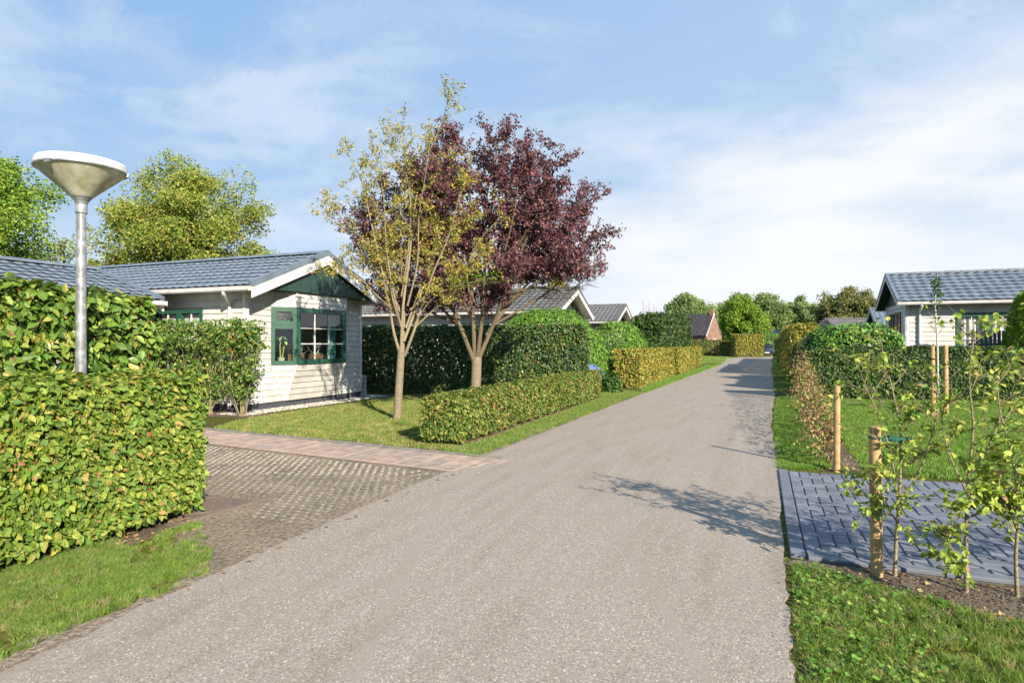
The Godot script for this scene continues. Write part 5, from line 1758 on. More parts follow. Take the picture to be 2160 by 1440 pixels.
func big_trees() -> void:
	var syc := [[C(0.130, 0.200, 0.030), 0.30], [C(0.220, 0.280, 0.045), 0.42], [C(0.320, 0.330, 0.065), 0.22], [C(0.28, 0.20, 0.07), 0.06]]
	var ash := [[C(0.100, 0.200, 0.020), 0.35], [C(0.170, 0.290, 0.030), 0.45], [C(0.260, 0.350, 0.045), 0.20]]
	var mid := [[C(0.130, 0.210, 0.075), 0.40], [C(0.200, 0.290, 0.095), 0.40], [C(0.290, 0.350, 0.130), 0.20]]  # far greens, lightened so the colour itself carries the distance haze
	var olive := [[C(0.130, 0.160, 0.048), 0.40], [C(0.200, 0.215, 0.065), 0.42], [C(0.270, 0.255, 0.095), 0.18]]
	far_tree("sycamore_tree", "large round yellow green tree behind the blue grey chalet roof", Vector3(-14.2, 0, -27.2), 9.45, 3.5, 1.6, 17000, leafm.sprig5, 1.35, syc, {"clumps": 170, "taper": 0.28, "round": 0.8})
	far_tree("ash_tree", "bright green feathery tree cut by the left edge of the picture", Vector3(-21.6, 0, -24.0), 9.6, 3.05, 2.0, 12000, leafm.sprig5, 1.5, ash, {"clumps": 130})
	far_tree("young_birch", "thin tree top showing above the roof ridge beside the lamp post", Vector3(-18.2, 0, -25.0), 5.6, 0.8, 2.0, 420, leafm.sprig5, 0.9, olive, {"clumps": 26})
	far_tree("young_maple", "low yellow green tree top left of the round tree at the roof valley", Vector3(-18.6, 0, -28.5), 5.6, 1.1, 1.5, 1600, leafm.sprig5, 1.3, syc, {"clumps": 30})
	far_tree("yellow_tree", "yellow tree top behind the grey tiled chalet roof", Vector3(2.9, 0, -46.0), 6.3, 1.9, 2.0, 3600, leafm.sprig5, 1.7, [[C(0.20, 0.22, 0.03), 0.5], [C(0.36, 0.32, 0.05), 0.5]], {"clumps": 40})
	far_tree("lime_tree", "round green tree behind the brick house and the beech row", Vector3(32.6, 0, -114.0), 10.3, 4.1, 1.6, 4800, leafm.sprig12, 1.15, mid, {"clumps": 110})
	far_tree("maple_tree", "green layered tree in front of the far trees at the lane end", Vector3(29.6, 0, -79.0), 7.5, 3.0, 1.5, 5200, leafm.sprig8, 1.45, ash, {"clumps": 110, "taper": 0.45})
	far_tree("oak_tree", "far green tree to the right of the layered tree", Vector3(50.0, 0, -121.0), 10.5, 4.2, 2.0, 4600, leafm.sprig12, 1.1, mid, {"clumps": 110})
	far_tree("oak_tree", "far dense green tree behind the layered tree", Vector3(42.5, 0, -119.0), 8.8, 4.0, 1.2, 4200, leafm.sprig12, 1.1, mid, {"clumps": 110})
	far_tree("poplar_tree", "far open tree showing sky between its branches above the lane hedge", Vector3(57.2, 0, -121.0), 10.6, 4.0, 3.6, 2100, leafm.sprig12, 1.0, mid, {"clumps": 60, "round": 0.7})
	far_tree("willow_tree", "broad olive green tree between the far grey roof and the right chalet", Vector3(46.8, 0, -86.0), 8.8, 3.7, 1.4, 6200, leafm.sprig8, 1.6, olive, {"clumps": 130})
	far_tree("dead_tree", "faint bare tree top above the ridge of the right chalet", Vector3(44.0, 0, -61.0), 9.0, 0.9, 4.5, 60, leafm.sprig5, 0.9, olive, {"clumps": 30})
	# the wood that closes the view at the horizon, one mass from here
	var s := Scatter.new()
	for i in 15000:
		var x := rf(-130.0, 190.0)
		var top := 6.5 + 2.2 * wob.get_noise_2d(x * 0.11, 3.0) + 1.2 * wob.get_noise_2d(x * 0.5, 8.0)
		var y := top * (1.0 - pow(rng.randf(), 1.6) * 0.95)
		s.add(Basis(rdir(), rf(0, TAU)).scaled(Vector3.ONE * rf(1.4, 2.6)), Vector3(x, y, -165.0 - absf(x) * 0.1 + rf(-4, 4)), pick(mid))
	tag(strew("treeline", s, leafm.sprig12, M.leaf), "low distant wood closing the horizon behind the park", "trees", "", "stuff")

# ------------------------------------------------------------------ grass
func tuft(blades: int, radius: float, height: float, width: float, sd: int, lean := 0.5) -> ArrayMesh:
	var r := RandomNumberGenerator.new()
	r.seed = sd
	var b := MB.new()
	for i in blades:
		var w := r.randf() * TAU
		var o := Vector3(cos(w), 0, sin(w)) * radius * sqrt(r.randf())
		var d := Vector3(r.randfn(), 0, r.randfn()) * lean * 0.5
		var hh := height * r.randf_range(0.5, 1.15)
		var side := Vector3(cos(w * 3.0), 0, sin(w * 3.0)) * width * 0.5
		var m := o + UP * hh * 0.55 + d * hh * 0.35
		var t := o + UP * hh * r.randf_range(0.8, 1.0) + d * hh
		b.tri(o - side, o + side, m + side * 0.8)
		b.tri(o - side, m + side * 0.8, m - side * 0.8)
		b.tri(m - side * 0.8, m + side * 0.8, t)
	return b.done()

func sow(called: String, label: String, poly: PackedVector2Array, n: int, mesh: Mesh, pal: Array, q := {}) -> void:
	var idx := Geometry2D.triangulate_polygon(poly)
	var s := Scatter.new()
	var bare: float = q.get("bare", 0.0)
	var sc: float = q.get("scale", 1.0)
	for i in n:
		var p := in_poly(poly, idx)
		var f := patchn.get_noise_2d(p.x * 0.9 + 13.0, p.y * 0.9) + 0.6 * patchn.get_noise_2d(p.x * 3.1, p.y * 3.1)
		if bare > 0.0 and f > 0.62 - bare and rng.randf() < 0.88: continue
		var g := sc * rf(0.7, 1.25) * (1.0 - 0.25 * maxf(0.0, f))
		s.add((Basis(UP, rf(0, TAU)) * Basis(Vector3.RIGHT, rf(-0.15, 0.15))).scaled(Vector3(sc, g, sc)), Vector3(p.x, q.get("y", 0.0), p.y), pick(pal, f * 0.5))
	var o := strew(called, s, mesh, M.grass)
	tag(o, label, "grass", "", "stuff")

func lawns() -> void:
	var fresh := [[C(0.110, 0.195, 0.034), 0.28], [C(0.170, 0.275, 0.046), 0.38], [C(0.250, 0.345, 0.075), 0.20], [C(0.38, 0.35, 0.16), 0.09], [C(0.43, 0.35, 0.21), 0.05]]
	var vivid := [[C(0.110, 0.215, 0.034), 0.33], [C(0.165, 0.295, 0.046), 0.45], [C(0.250, 0.370, 0.075), 0.17], [C(0.38, 0.36, 0.17), 0.05]]
	var dry := [[C(0.119, 0.208, 0.035), 0.30], [C(0.204, 0.288, 0.054), 0.32], [C(0.340, 0.320, 0.104), 0.22], [C(0.459, 0.360, 0.192), 0.16]]
	var fineT := tuft(16, 0.030, 0.075, 0.0042, 1, 0.9)
	var midT := tuft(18, 0.060, 0.050, 0.0060, 2, 0.8)
	var farT := tuft(20, 0.110, 0.060, 0.012, 3, 0.7)
	var A2 := Vector2(A.x, A.z)
	var P2 := Vector2(P.x, P.z)
	# near verge on the left, between lane and beech hedge
	sow("grass", "lush grass verge at the foot of the near beech hedge", PackedVector2Array([Vector2(-3.1, -0.9), Vector2(-2.46, -2.75), Vector2(-2.28, -3.34), Vector2(-2.16, -3.70), Vector2(-2.50, -4.0), Vector2(-2.78, -4.5), Vector2(-3.05, -4.7), Vector2(-4.6, -1.2)]), 8400, fineT, fresh, {"scale": 0.66, "bare": 0.12})
	sow("grass", "short ragged grass at the corner of the parking bay", PackedVector2Array([Vector2(-2.10, -3.62), Vector2(-1.98, -4.0), Vector2(-2.2, -4.5), Vector2(-2.62, -5.15), Vector2(-2.85, -4.7), Vector2(-2.5, -3.8)]), 1500, fineT, fresh, {"bare": 0.62, "scale": 0.6})
	# lawn of the chalet
	sow("grass", "patchy lawn round the two small trees in front of the chalet", PackedVector2Array([Vector2(-0.35, -8.6), Vector2(-1.15, -8.78), Vector2(-5.3, -10.95), Vector2(-5.35, -12.2), Vector2(-4.75, -13.9), Vector2(-3.35, -17.1), Vector2(-2.7, -18.6), Vector2(1.3, -17.0), Vector2(1.55, -16.3), Vector2(-1.3, -9.5)]), 15000, midT, dry, {"bare": 0.32})
	# verge between low hedge and lane
	sow("grass", "green verge between the low hedge and the lane", PackedVector2Array([Vector2(-0.5, -8.15), Vector2(0.8, -11.25), Vector2(3.38, -17.35), Vector2(4.0, -18.9), Vector2(3.3, -20.4), Vector2(2.5, -18.0), Vector2(2.45, -16.9), Vector2(-0.6, -9.15), Vector2(-0.95, -8.55)]), 9500, midT, fresh, {"bare": 0.22})
	sow("grass", "bright green verge in front of the golden yellow hedges", PackedVector2Array([Vector2(4.1, -19.05), Vector2(7.0, -25.95), Vector2(11.3, -36.0), Vector2(15.0, -44.7), Vector2(13.8, -43.4), Vector2(4.5, -21.0)]), 9500, farT, vivid)
	sow("grass", "grassy corner at the far end of the golden hedges", PackedVector2Array([Vector2(15.5, -46.2), Vector2(19.0, -55.2), Vector2(21.5, -62.2), Vector2(25.0, -69.2), Vector2(23.5, -76.0), Vector2(12.0, -58.0), Vector2(11.0, -47.0)]), 9000, farT, fresh, {"scale": 2.0})
	# right verge and lawn
	sow("grass", "green verge between the lane and the brown young hedge", PackedVector2Array([Vector2(3.2, -7.36), Vector2(4.82, -11.21), Vector2(6.25, -14.55), Vector2(7.5, -17.3), Vector2(7.9, -17.1), Vector2(3.82, -7.42)]), 9000, midT, vivid)
	sow("grass", "bright green lawn in front of the dark clipped hedge on the right", PackedVector2Array([Vector2(4.15, -7.15), Vector2(8.2, -16.7), Vector2(16.0, -15.4), Vector2(16.0, -3.0), Vector2(7.6, -5.6)]), 36000, midT, vivid, {"scale": 1.25})
	sow("grass", "grass beside the lane along the far right hedges", PackedVector2Array([Vector2(8.1, -18.7), Vector2(11.3, -26.3), Vector2(15.3, -36.0), Vector2(19.0, -44.5), Vector2(26.7, -63.0), Vector2(27.6, -62.8), Vector2(9.0, -19.2)]), 7500, farT, fresh, {"scale": 1.4, "bare": 0.25})
	# front right: grass and weeds
	var fr := PackedVector2Array([Vector2(0.4, -0.8), Vector2(1.27, -2.7), Vector2(1.56, -3.4), Vector2(1.90, -4.18), Vector2(2.05, -4.12), Vector2(2.28, -3.78), Vector2(2.68, -3.34), Vector2(3.3, -3.0), Vector2(5.4, -2.1), Vector2(4.5, -0.6)])
	sow("grass", "bright grass in the near right corner below the soil bed", fr, 11500, fineT, fresh, {"scale": 0.66, "bare": 0.05})
	var weeds := Scatter.new()
	var idx := Geometry2D.triangulate_polygon(fr)
	var wpal := [[C(0.080, 0.185, 0.026), 0.35], [C(0.140, 0.275, 0.040), 0.45], [C(0.230, 0.320, 0.065), 0.2]]
	for i in 6500:
		var p := in_poly(fr, idx)
		var near := p.x - (1.2 - (p.y + 2.7) * 0.45)
		if near > 0.35 + rng.randf() * 0.6 and p.y > -3.5: continue
		var o := Vector3(p.x, rf(0.012, 0.055), p.y)
		for k in 3:
			weeds.add(leaf_basis(UP + rdir() * 0.5, rdir() * Vector3(1, 0.2, 1), (0.011 + 0.026 * pow(rng.randf(), 2.0))), o + rdir() * 0.02, pick(wpal))
	var wd := strew("weeds", weeds, leafm.round, M.leaf)
	tag(wd, "low broad leaved weeds and clover along the lane edge in the near right corner", "weeds", "", "stuff")
	# dead leaves and crumbs
	var lit := Scatter.new()
	var lp := [[C(0.30, 0.16, 0.07), 0.4], [C(0.22, 0.11, 0.06), 0.3], [C(0.36, 0.26, 0.12), 0.3]]
	var beds := [[Vector3(-0.68, 0.014, -9.0), A * 8.6, P * -0.5, 420], [Vector3(1.95, 0.014, -4.25), P * 4.0, A * -0.6, 260], [Vector3(3.7, 0.014, -7.3), A * 10.0, P * 0.4, 420], [Vector3(-2.55, 0.014, -5.3), A * -3.5, P * -0.3, 220], [Vector3(-2.1, 0.022, -3.6), A * 5.0, P * 0.08, 34], [Vector3(-5.0, 0.014, -12.4), P * -3.5, A * 0.9, 160], [Vector3(0.0, 0.02, -3.0), A * 12.0, P * 2.6, 22]]
	for e in beds:
		for i in e[3]:
			var o: Vector3 = e[0] + e[1] * rng.randf() + e[2] * rng.randf()
			lit.add(leaf_basis(UP + rdir() * 0.35, rdir(), rf(0.03, 0.06)), o, pick(lp))
	tag(strew("leaf_litter", lit, leafm.beech2, M.dull), "dead brown leaves scattered under the hedges and along the lane", "leaves", "", "stuff")
	# grit and sand washed to the lane edges
	var grit := Scatter.new()
	for side in [LANE_L, LANE_R]:
		for i in 1500:
			var k := rng.randi_range(1, 7)
			var a: Vector2 = side[k]
			var c: Vector2 = side[k + 1]
			var q: Vector2 = a.lerp(c, rng.randf())
			var inw: Vector2 = (c - a).orthogonal().normalized() * (1.0 if side == LANE_L else -1.0)
			if inw.dot(P2) * (1.0 if side == LANE_L else -1.0) < 0: inw = -inw
			q += inw * (rng.randfn() * 0.11 - 0.01)
			var g := rf(0.12, 0.30)
			var z := rf(0.004, 0.010)
			grit.add(Basis(rdir(), rf(0, TAU)).scaled(Vector3(z, z * 0.6, z)), Vector3(q.x, 0.018, q.y), Color(g * 1.1, g, g * 0.86))
	tag(strew("grit", grit, pebble(), M.stone), "sandy grit washed to both edges of the lane", "grit", "", "stuff")
	# clods of soil in the bed
	var clod := Scatter.new()
	for i in 2600:
		var o := Vector3(1.98, 0.008, -4.22) + P * rf(0.05, 4.3) - A * rf(0.02, 0.66)
		var g := rf(0.045, 0.12)
		var z := rf(0.008, 0.03)
		clod.add(Basis(rdir(), rf(0, TAU)).scaled(Vector3(z, z * 0.7, z)), o, Color(g * 1.25, g, g * 0.8))
	for i in 900:
		var o := Vector3(-1.72, 0.010, -4.7) + A * rf(-0.5, 2.2) - P * rf(0.02, 0.9)
		var g := rf(0.08, 0.22)
		var z := rf(0.005, 0.016)
		clod.add(Basis(rdir(), rf(0, TAU)).scaled(Vector3(z, z * 0.6, z)), o, Color(g * 1.2, g, g * 0.82))
	tag(strew("soil_clods", clod, pebble(), M.stone), "small clods of soil in the planting bed and parking bay", "soil", "", "stuff")

# ------------------------------------------------------------------ posts, lamp, shrubs, young plants
func post(label: String, at: Vector3, r: float, h: float, group := "") -> Node3D:
	var t := thing("wooden_post", label, "post", at, 0.0, group)
	t.rotation = Vector3(rf(-0.012, 0.012), rf(0, TAU), rf(-0.012, 0.012))
	var b := MB.new()
	b.lathe([Vector2(r * 1.0, -0.05), Vector2(r, h * 0.3), Vector2(r * 0.985, h * 0.7), Vector2(r * 0.97, h - 0.015), Vector2(r * 0.88, h), Vector2(0, h + 0.002)], 20)
	mi("shaft", b.done(), M.post, t)
	return t

func tie_band(parent: Node, y: float, r: float, m: Material, hh := 0.035) -> void:
	var b := MB.new()
	b.lathe([Vector2(r, y - hh * 0.5), Vector2(r + 0.004, y - hh * 0.5), Vector2(r + 0.004, y + hh * 0.5), Vector2(r, y + hh * 0.5)], 20)
	mi("tie", b.done(), m, parent)

func sapling(label: String, at: Vector3, stems: Array, r0: float, count: int, sd: int, single := 300) -> void:
	rng.seed = sd
	var t := thing("young_beech", label, "plant", at, 0.0, "young beech plants by the new driveway")
	var b := MB.new()
	var spots := []
	for i in stems.size():
		var c := limb(b, stems[i], r0 if i == 0 else r0 * 0.55, 0.0025, 7)
		twigs(b, c, 0.30, 15 if i == 0 else 8, 0.14, 0.36, 0.12, spots, 4, 1, 0.0032)
		for k in range(c.size() / 2, c.size()): spots.append([c[k], UP])
	mi("stem", b.done(), M.barkgreen, t)
	var pal := [[C(0.160, 0.250, 0.036), 0.25], [C(0.260, 0.350, 0.052), 0.45], [C(0.350, 0.405, 0.075), 0.26], [C(0.34, 0.22, 0.12), 0.04]]
	var s := Scatter.new()
	for i in count:
		var e: Array = spots[rng.randi() % spots.size()]
		if e[0].y > 0.85 and rng.randf() < 0.66: continue
		var pos: Vector3 = e[0] + rdir() * rf(0.004, 0.03)
		var lb := leaf_basis(UP * 0.8 + rdir() * 0.8, e[1] * 0.6 + rdir() * 0.8 - UP * 0.1, rf(0.028, 0.054))
		if i < single: lone_leaf(t, leafm.beech if i % 2 else leafm.beech2, lb, pos, pick(pal))
		else: s.add(lb, pos, pick(pal))
	if s.count: strew("foliage", s, leafm.beech, M.leaf, t)

func small_things() -> void:
	lamp()
	quince()
	drain()
	# posts and young beech plants on the right
	post("round wooden post between the lane verge and the new driveway", Vector3(3.82, 0, -7.25), 0.036, 1.01)
	var p2 := post("round wooden post with green tie in the near soil bed", Vector3(2.36, 0, -3.99), 0.036, 0.97)
	tie_band(p2, 0.90, 0.0362, M.greentie, 0.012)
	var b := MB.new()
	b.hexa([Vector3(0.05, 0.875, 0.0), Vector3(0.22, 0.865, 0.03), Vector3(0.22, 0.865, 0.026), Vector3(0.05, 0.875, -0.004), Vector3(0.05, 0.915, 0.0), Vector3(0.22, 0.90, 0.03), Vector3(0.22, 0.90, 0.026), Vector3(0.05, 0.915, -0.004)])
	var strap := mi("strap", b.done(), M.greentie, p2)
	strap.rotation.y = -p2.rotation.y
	var st := []
	st.append(post("left wooden stake of the staked young tree on the right lawn", Vector3(9.20, 0, -13.45), 0.048, 1.46, "tree stakes on the right lawn"))
	st.append(post("right wooden stake of the staked young tree on the right lawn", Vector3(9.16, 0, -13.0), 0.048, 1.48, "tree stakes on the right lawn"))
	tie_band(st[0], 1.18, 0.0482, M.tie)
	tie_band(st[1], 1.08, 0.0482, M.tie)
	staked_tree()
	sapling("bushy young beech plant next to the post with the green tie", Vector3(2.47, 0, -3.98), [
		[Vector3(0, -0.02, 0), Vector3(0.01, 0.25, 0), Vector3(0.03, 0.52, 0.0), Vector3(0.06, 0.9, -0.03), Vector3(0.02, 1.2, -0.05), Vector3(-0.05, 1.5, -0.06)],
		[Vector3(0.02, 0.45, 0), Vector3(0.14, 0.72, 0.05), Vector3(0.22, 1.05, 0.08), Vector3(0.24, 1.3, 0.08)],
		[Vector3(0.02, 0.5, 0), Vector3(-0.06, 0.8, 0.06), Vector3(-0.16, 1.08, 0.08), Vector3(-0.24, 1.25, 0.06)],
		[Vector3(0.03, 0.5, 0), Vector3(0.1, 0.75, -0.1), Vector3(0.12, 1.05, -0.14)],
		[Vector3(0.02, 0.35, 0), Vector3(-0.08, 0.45, 0.08), Vector3(-0.17, 0.62, 0.1)]], 0.014, 1900, 41)
	sapling("middle young beech plant with brown leaves low down in the soil bed", Vector3(2.74, 0, -3.72), [
		[Vector3(0, -0.02, 0), Vector3(0.0, 0.3, 0), Vector3(0.01, 0.65, 0.0), Vector3(0.03, 1.0, 0.02), Vector3(0.0, 1.28, 0.03), Vector3(0.05, 1.56, 0.0)],
		[Vector3(0.01, 0.6, 0), Vector3(-0.08, 0.85, -0.04), Vector3(-0.12, 1.12, -0.05)],
		[Vector3(0.01, 0.7, 0), Vector3(0.12, 0.95, 0.06), Vector3(0.2, 1.22, 0.05)],
		[Vector3(0.0, 0.38, 0), Vector3(-0.12, 0.42, 0.06), Vector3(-0.22, 0.36, 0.1)],
		[Vector3(0.0, 0.45, 0), Vector3(0.12, 0.52, 0.04), Vector3(0.24, 0.52, 0.04)]], 0.014, 2000, 43)
	sapling("rightmost young beech plant cut by the picture edge", Vector3(3.0, 0, -3.66), [
		[Vector3(0, -0.02, 0), Vector3(-0.01, 0.25, 0), Vector3(0.01, 0.55, 0.0), Vector3(-0.05, 0.85, 0.02), Vector3(-0.1, 1.1, 0.0), Vector3(-0.12, 1.32, 0.0)],
		[Vector3(0.0, 0.5, 0), Vector3(0.1, 0.75, 0.04), Vector3(0.12, 1.1, 0.02), Vector3(0.08, 1.3, 0)],
		[Vector3(0.0, 0.4, 0), Vector3(-0.1, 0.52, 0.06), Vector3(-0.18, 0.66, 0.08)]], 0.013, 1700, 47)
	for i in 4:
		sapling(["first", "second", "third", "fourth"][i] + " young beech plant past the right picture edge, in the soil bed", Vector3(3.0, 0, -3.66) + P * (0.42 * (i + 1)), [
			[Vector3(0, -0.02, 0), Vector3(0.0, 0.3, 0), Vector3(0.02, 0.65, 0.0), Vector3(-0.03, 1.0, 0.02), Vector3(0.0, 1.45, 0.03)],
			[Vector3(0.0, 0.5, 0), Vector3(0.1, 0.8, 0.06), Vector3(0.18, 1.15, 0.05)],
			[Vector3(0.0, 0.45, 0), Vector3(-0.12, 0.75, 0.06), Vector3(-0.2, 1.05, 0.1)]], 0.015, 700, 60 + i, 0)
	picket_fence()

func staked_tree() -> void:
	var t := thing("young_tree", "thin staked young tree with white trunk and small leafy top on the right lawn", "tree", Vector3(9.13, 0, -13.22))
	var b := MB.new()
	var c := limb(b, [Vector3(0, -0.02, 0), Vector3(0.01, 0.8, 0), Vector3(0.0, 1.6, 0), Vector3(-0.04, 2.3, 0), Vector3(-0.02, 2.75, 0), Vector3(0.02, 3.02, 0)], 0.028, 0.008, 8)
	mi("trunk", b.done(), M.whitebark, t)
	b = MB.new()
	for e in [[Vector3(0, 1.72, 0), Vector3(-0.13, 1.85, 0.03), Vector3(-0.19, 1.93, 0.03)], [Vector3(0, 1.68, 0), Vector3(0.08, 1.82, 0.02), Vector3(0.17, 2.05, 0.02)], [Vector3(-0.01, 1.95, 0), Vector3(-0.1, 2.04, 0), Vector3(-0.17, 2.1, 0)], [Vector3(-0.01, 1.95, 0), Vector3(0.05, 2.05, 0), Vector3(0.06, 2.15, 0)], [Vector3(0, 1.8, 0), Vector3(-0.1, 1.9, -0.06), Vector3(-0.17, 2.0, -0.08)]]:
		b.tube(e, [0.007, 0.005, 0.003], 5)
	mi("twigs", b.done(), M.twig, t)
	var s := Scatter.new()
	for i in 210:
		var f := rng.randf()
		var y := 2.55 + 0.47 * f if f < 0.8 else 2.35 + rf(-0.1, 0.1)
		s.add(leaf_basis(UP * 0.5 + rdir(), rdir(), rf(0.04, 0.07)), Vector3(0.0, y, 0) + rdir() * rf(0.01, 0.12) * (1.0 if f < 0.8 else 1.4), pick([[C(0.03, 0.08, 0.015), 0.5], [C(0.07, 0.14, 0.025), 0.5]]))
	strew("crown", s, leafm.beech, M.leaf, t)

func picket_fence() -> void:
	var f := thing("picket_fence", "short weathered grey picket fence in front of the right chalet's doors", "fence", Vector3(13.55, 0, -18.1), deg_to_rad(-10.0))
	for i in 9:
		var b := MB.new()
		b.bevel(Vector3(i * 0.115, 0.95, 0), Vector3(0.085, 1.9 + rf(-0.03, 0.02), 0.018), 0.003)
		mi("picket", b.done(), M.greywood, f)
	for y in [0.5, 1.5]:
		var b := MB.new()
		b.box(Vector3(0.46, y, -0.025), Vector3(1.1, 0.07, 0.03))
		mi("rail", b.done(), M.greywood, f)

func lamp() -> void:
	var t := thing("street_lamp", "galvanised street lamp with wide weathered cone head rising from the tall hedge", "lamp", Vector3(-3.69, 0, -5.27))
	var b := MB.new()
	b.lathe([Vector2(0.048, -0.02), Vector2(0.044, 1.0), Vector2(0.038, 2.2), Vector2(0.035, 2.645)], 28)
	mi("pole", b.done(), M.zinc, t)
	b = MB.new()
	b.lathe([Vector2(0.0396, 2.6200), Vector2(0.0464, 2.6217), Vector2(0.0464, 2.6415), Vector2(0.0439, 2.6458), Vector2(0.0430, 2.6931), Vector2(0.0516, 2.7189), Vector2(0.0705, 2.7447), Vector2(0.0843, 2.7593), Vector2(0.0791, 2.7619)], 32)
	mi("collar", b.done(), M.zinc, t)
	b = MB.new()
	b.lathe([Vector2(0.0808, 2.7576), Vector2(0.334, 2.986), Vector2(0.329, 2.990), Vector2(0.0757, 2.7645)], 48)
	mi("cone", b.done(), M.cone, t)
	b = MB.new()
	b.lathe([Vector2(0.330, 2.978), Vector2(0.340, 2.980), Vector2(0.342, 2.985), Vector2(0.342, 2.992), Vector2(0.336, 2.996)], 48)
	mi("rim", b.done(), M.zinc, t)
	b = MB.new()
	b.lathe([Vector2(0.338, 2.993), Vector2(0.336, 3.040), Vector2(0.326, 3.054), Vector2(0.26, 3.066), Vector2(0.0, 3.074)], 48)
	mi("cap", b.done(), M.lampcap, t)
	for i in 3:
		b = MB.new()
		b.box(Vector3(0.338, 2.978, 0), Vector3(0.02, 0.03, 0.045))
		var c := mi("clip", b.done(), M.zinc, t)
		c.rotation.y = 2.5 + i * TAU / 3.0

func quince() -> void:
	# open shrub: bare stems below, foliage in a clipped upper band and in tufts
	var t := thing("flowering_shrub", "open twiggy shrub with small glossy leaves in front of the chalet corner", "shrub", Vector3(-5.55, 0, -12.85))
	t.transform.basis = Basis(-P, UP, (-P).cross(UP))
	var b := MB.new()
	var spots := []
	for clump in [[0.10, 0.0, 12], [0.95, -0.05, 9], [1.75, 0.05, 9], [2.6, 0.0, 9]]:
		for i in clump[2]:
			var p0 := Vector3(clump[0] + rf(-0.08, 0.08), -0.02, clump[1] + rf(-0.06, 0.06))
			var sp := rf(-0.62, 0.62)
			var p1 := p0 + Vector3(sp * 0.5, rf(0.5, 0.8), rf(-0.12, 0.12))
			var p2 := p1 + Vector3(sp * 0.25 + rf(-0.1, 0.1), rf(0.4, 0.6), rf(-0.12, 0.12))
			var p3 := p2 + Vector3(rf(-0.15, 0.15), rf(0.4, 0.65), rf(-0.15, 0.15))
			var c := limb(b, [p0, p1, p2, p3], rf(0.010, 0.018), 0.003, 5)
			twigs(b, c, 0.15, 10, 0.15, 0.4, 0.25, spots, 4, 1, 0.004)
	mi("branches", b.done(), M.barkgreen, t)
	var s := Scatter.new()
	for e in spots:
		var pos: Vector3 = e[0]
		if pos.y > 2.04 or pos.y < 0.06: continue
		var mid := smoothstep(0.55, 0.8, pos.y) * (1.0 - smoothstep(1.25, 1.5, pos.y))
		if rng.randf() < mid * 0.25: continue
		for k in (4 if pos.y > 1.3 else 3):
			s.add(leaf_basis(UP * 0.6 + rdir() * 0.9, rdir() + UP * 0.2, rf(0.045, 0.078)), pos + rdir() * rf(0.01, 0.05), pick(QUINCE))
	for i in 2200:
		var pos := Vector3(rf(-0.35, 3.1), 1.72 + rf(-0.3, 0.3) + 0.05 * wob.get_noise_1d(i * 0.1), rf(-0.3, 0.3))
		s.add(leaf_basis(UP * 0.6 + rdir() * 0.9, rdir(), rf(0.045, 0.078)), pos, pick(QUINCE))
	strew("foliage", s, leafm.beech, M.gloss, t)
	for i in 7:
		var e: Array = spots[rng.randi() % spots.size()]
		if e[0].y > 2.0: continue
		var m := mi("red_flower", leafm.sprig5, M.redpetal, t)
		m.transform = Transform3D(Basis().scaled(Vector3.ONE * 0.55), e[0])

func drain() -> void:
	# square frame with a round cast cover, half under the hedge
	var t := thing("drain_cover", "square brown drain cover with round lid at the end of the near hedge", "drain cover", Vector3(-2.86, 0.012, -5.66), deg_to_rad(66.0))
	var b := MB.new()
	b.bevel(Vector3(0, -0.01, 0), Vector3(0.66, 0.04, 0.66), 0.006)
	mi("frame", b.done(), M.rust, t)
	b = MB.new()
	b.lathe([Vector2(0.30, 0.008), Vector2(0.30, 0.016), Vector2(0.285, 0.016), Vector2(0.282, 0.0115), Vector2(0.0, 0.0115)], 40)
	mi("lid_ring", b.done(), M.rust, t)
	b = MB.new()
	for i in 11:
		for j in 11:
			var q := Vector3((i - 5) * 0.048, 0.0135, (j - 5) * 0.048)
			if q.length() < 0.265: b.box(q, Vector3(0.034, 0.006, 0.012) if (i + j) % 2 else Vector3(0.012, 0.006, 0.034))
	mi("lid_pattern", b.done(), M.rust, t)

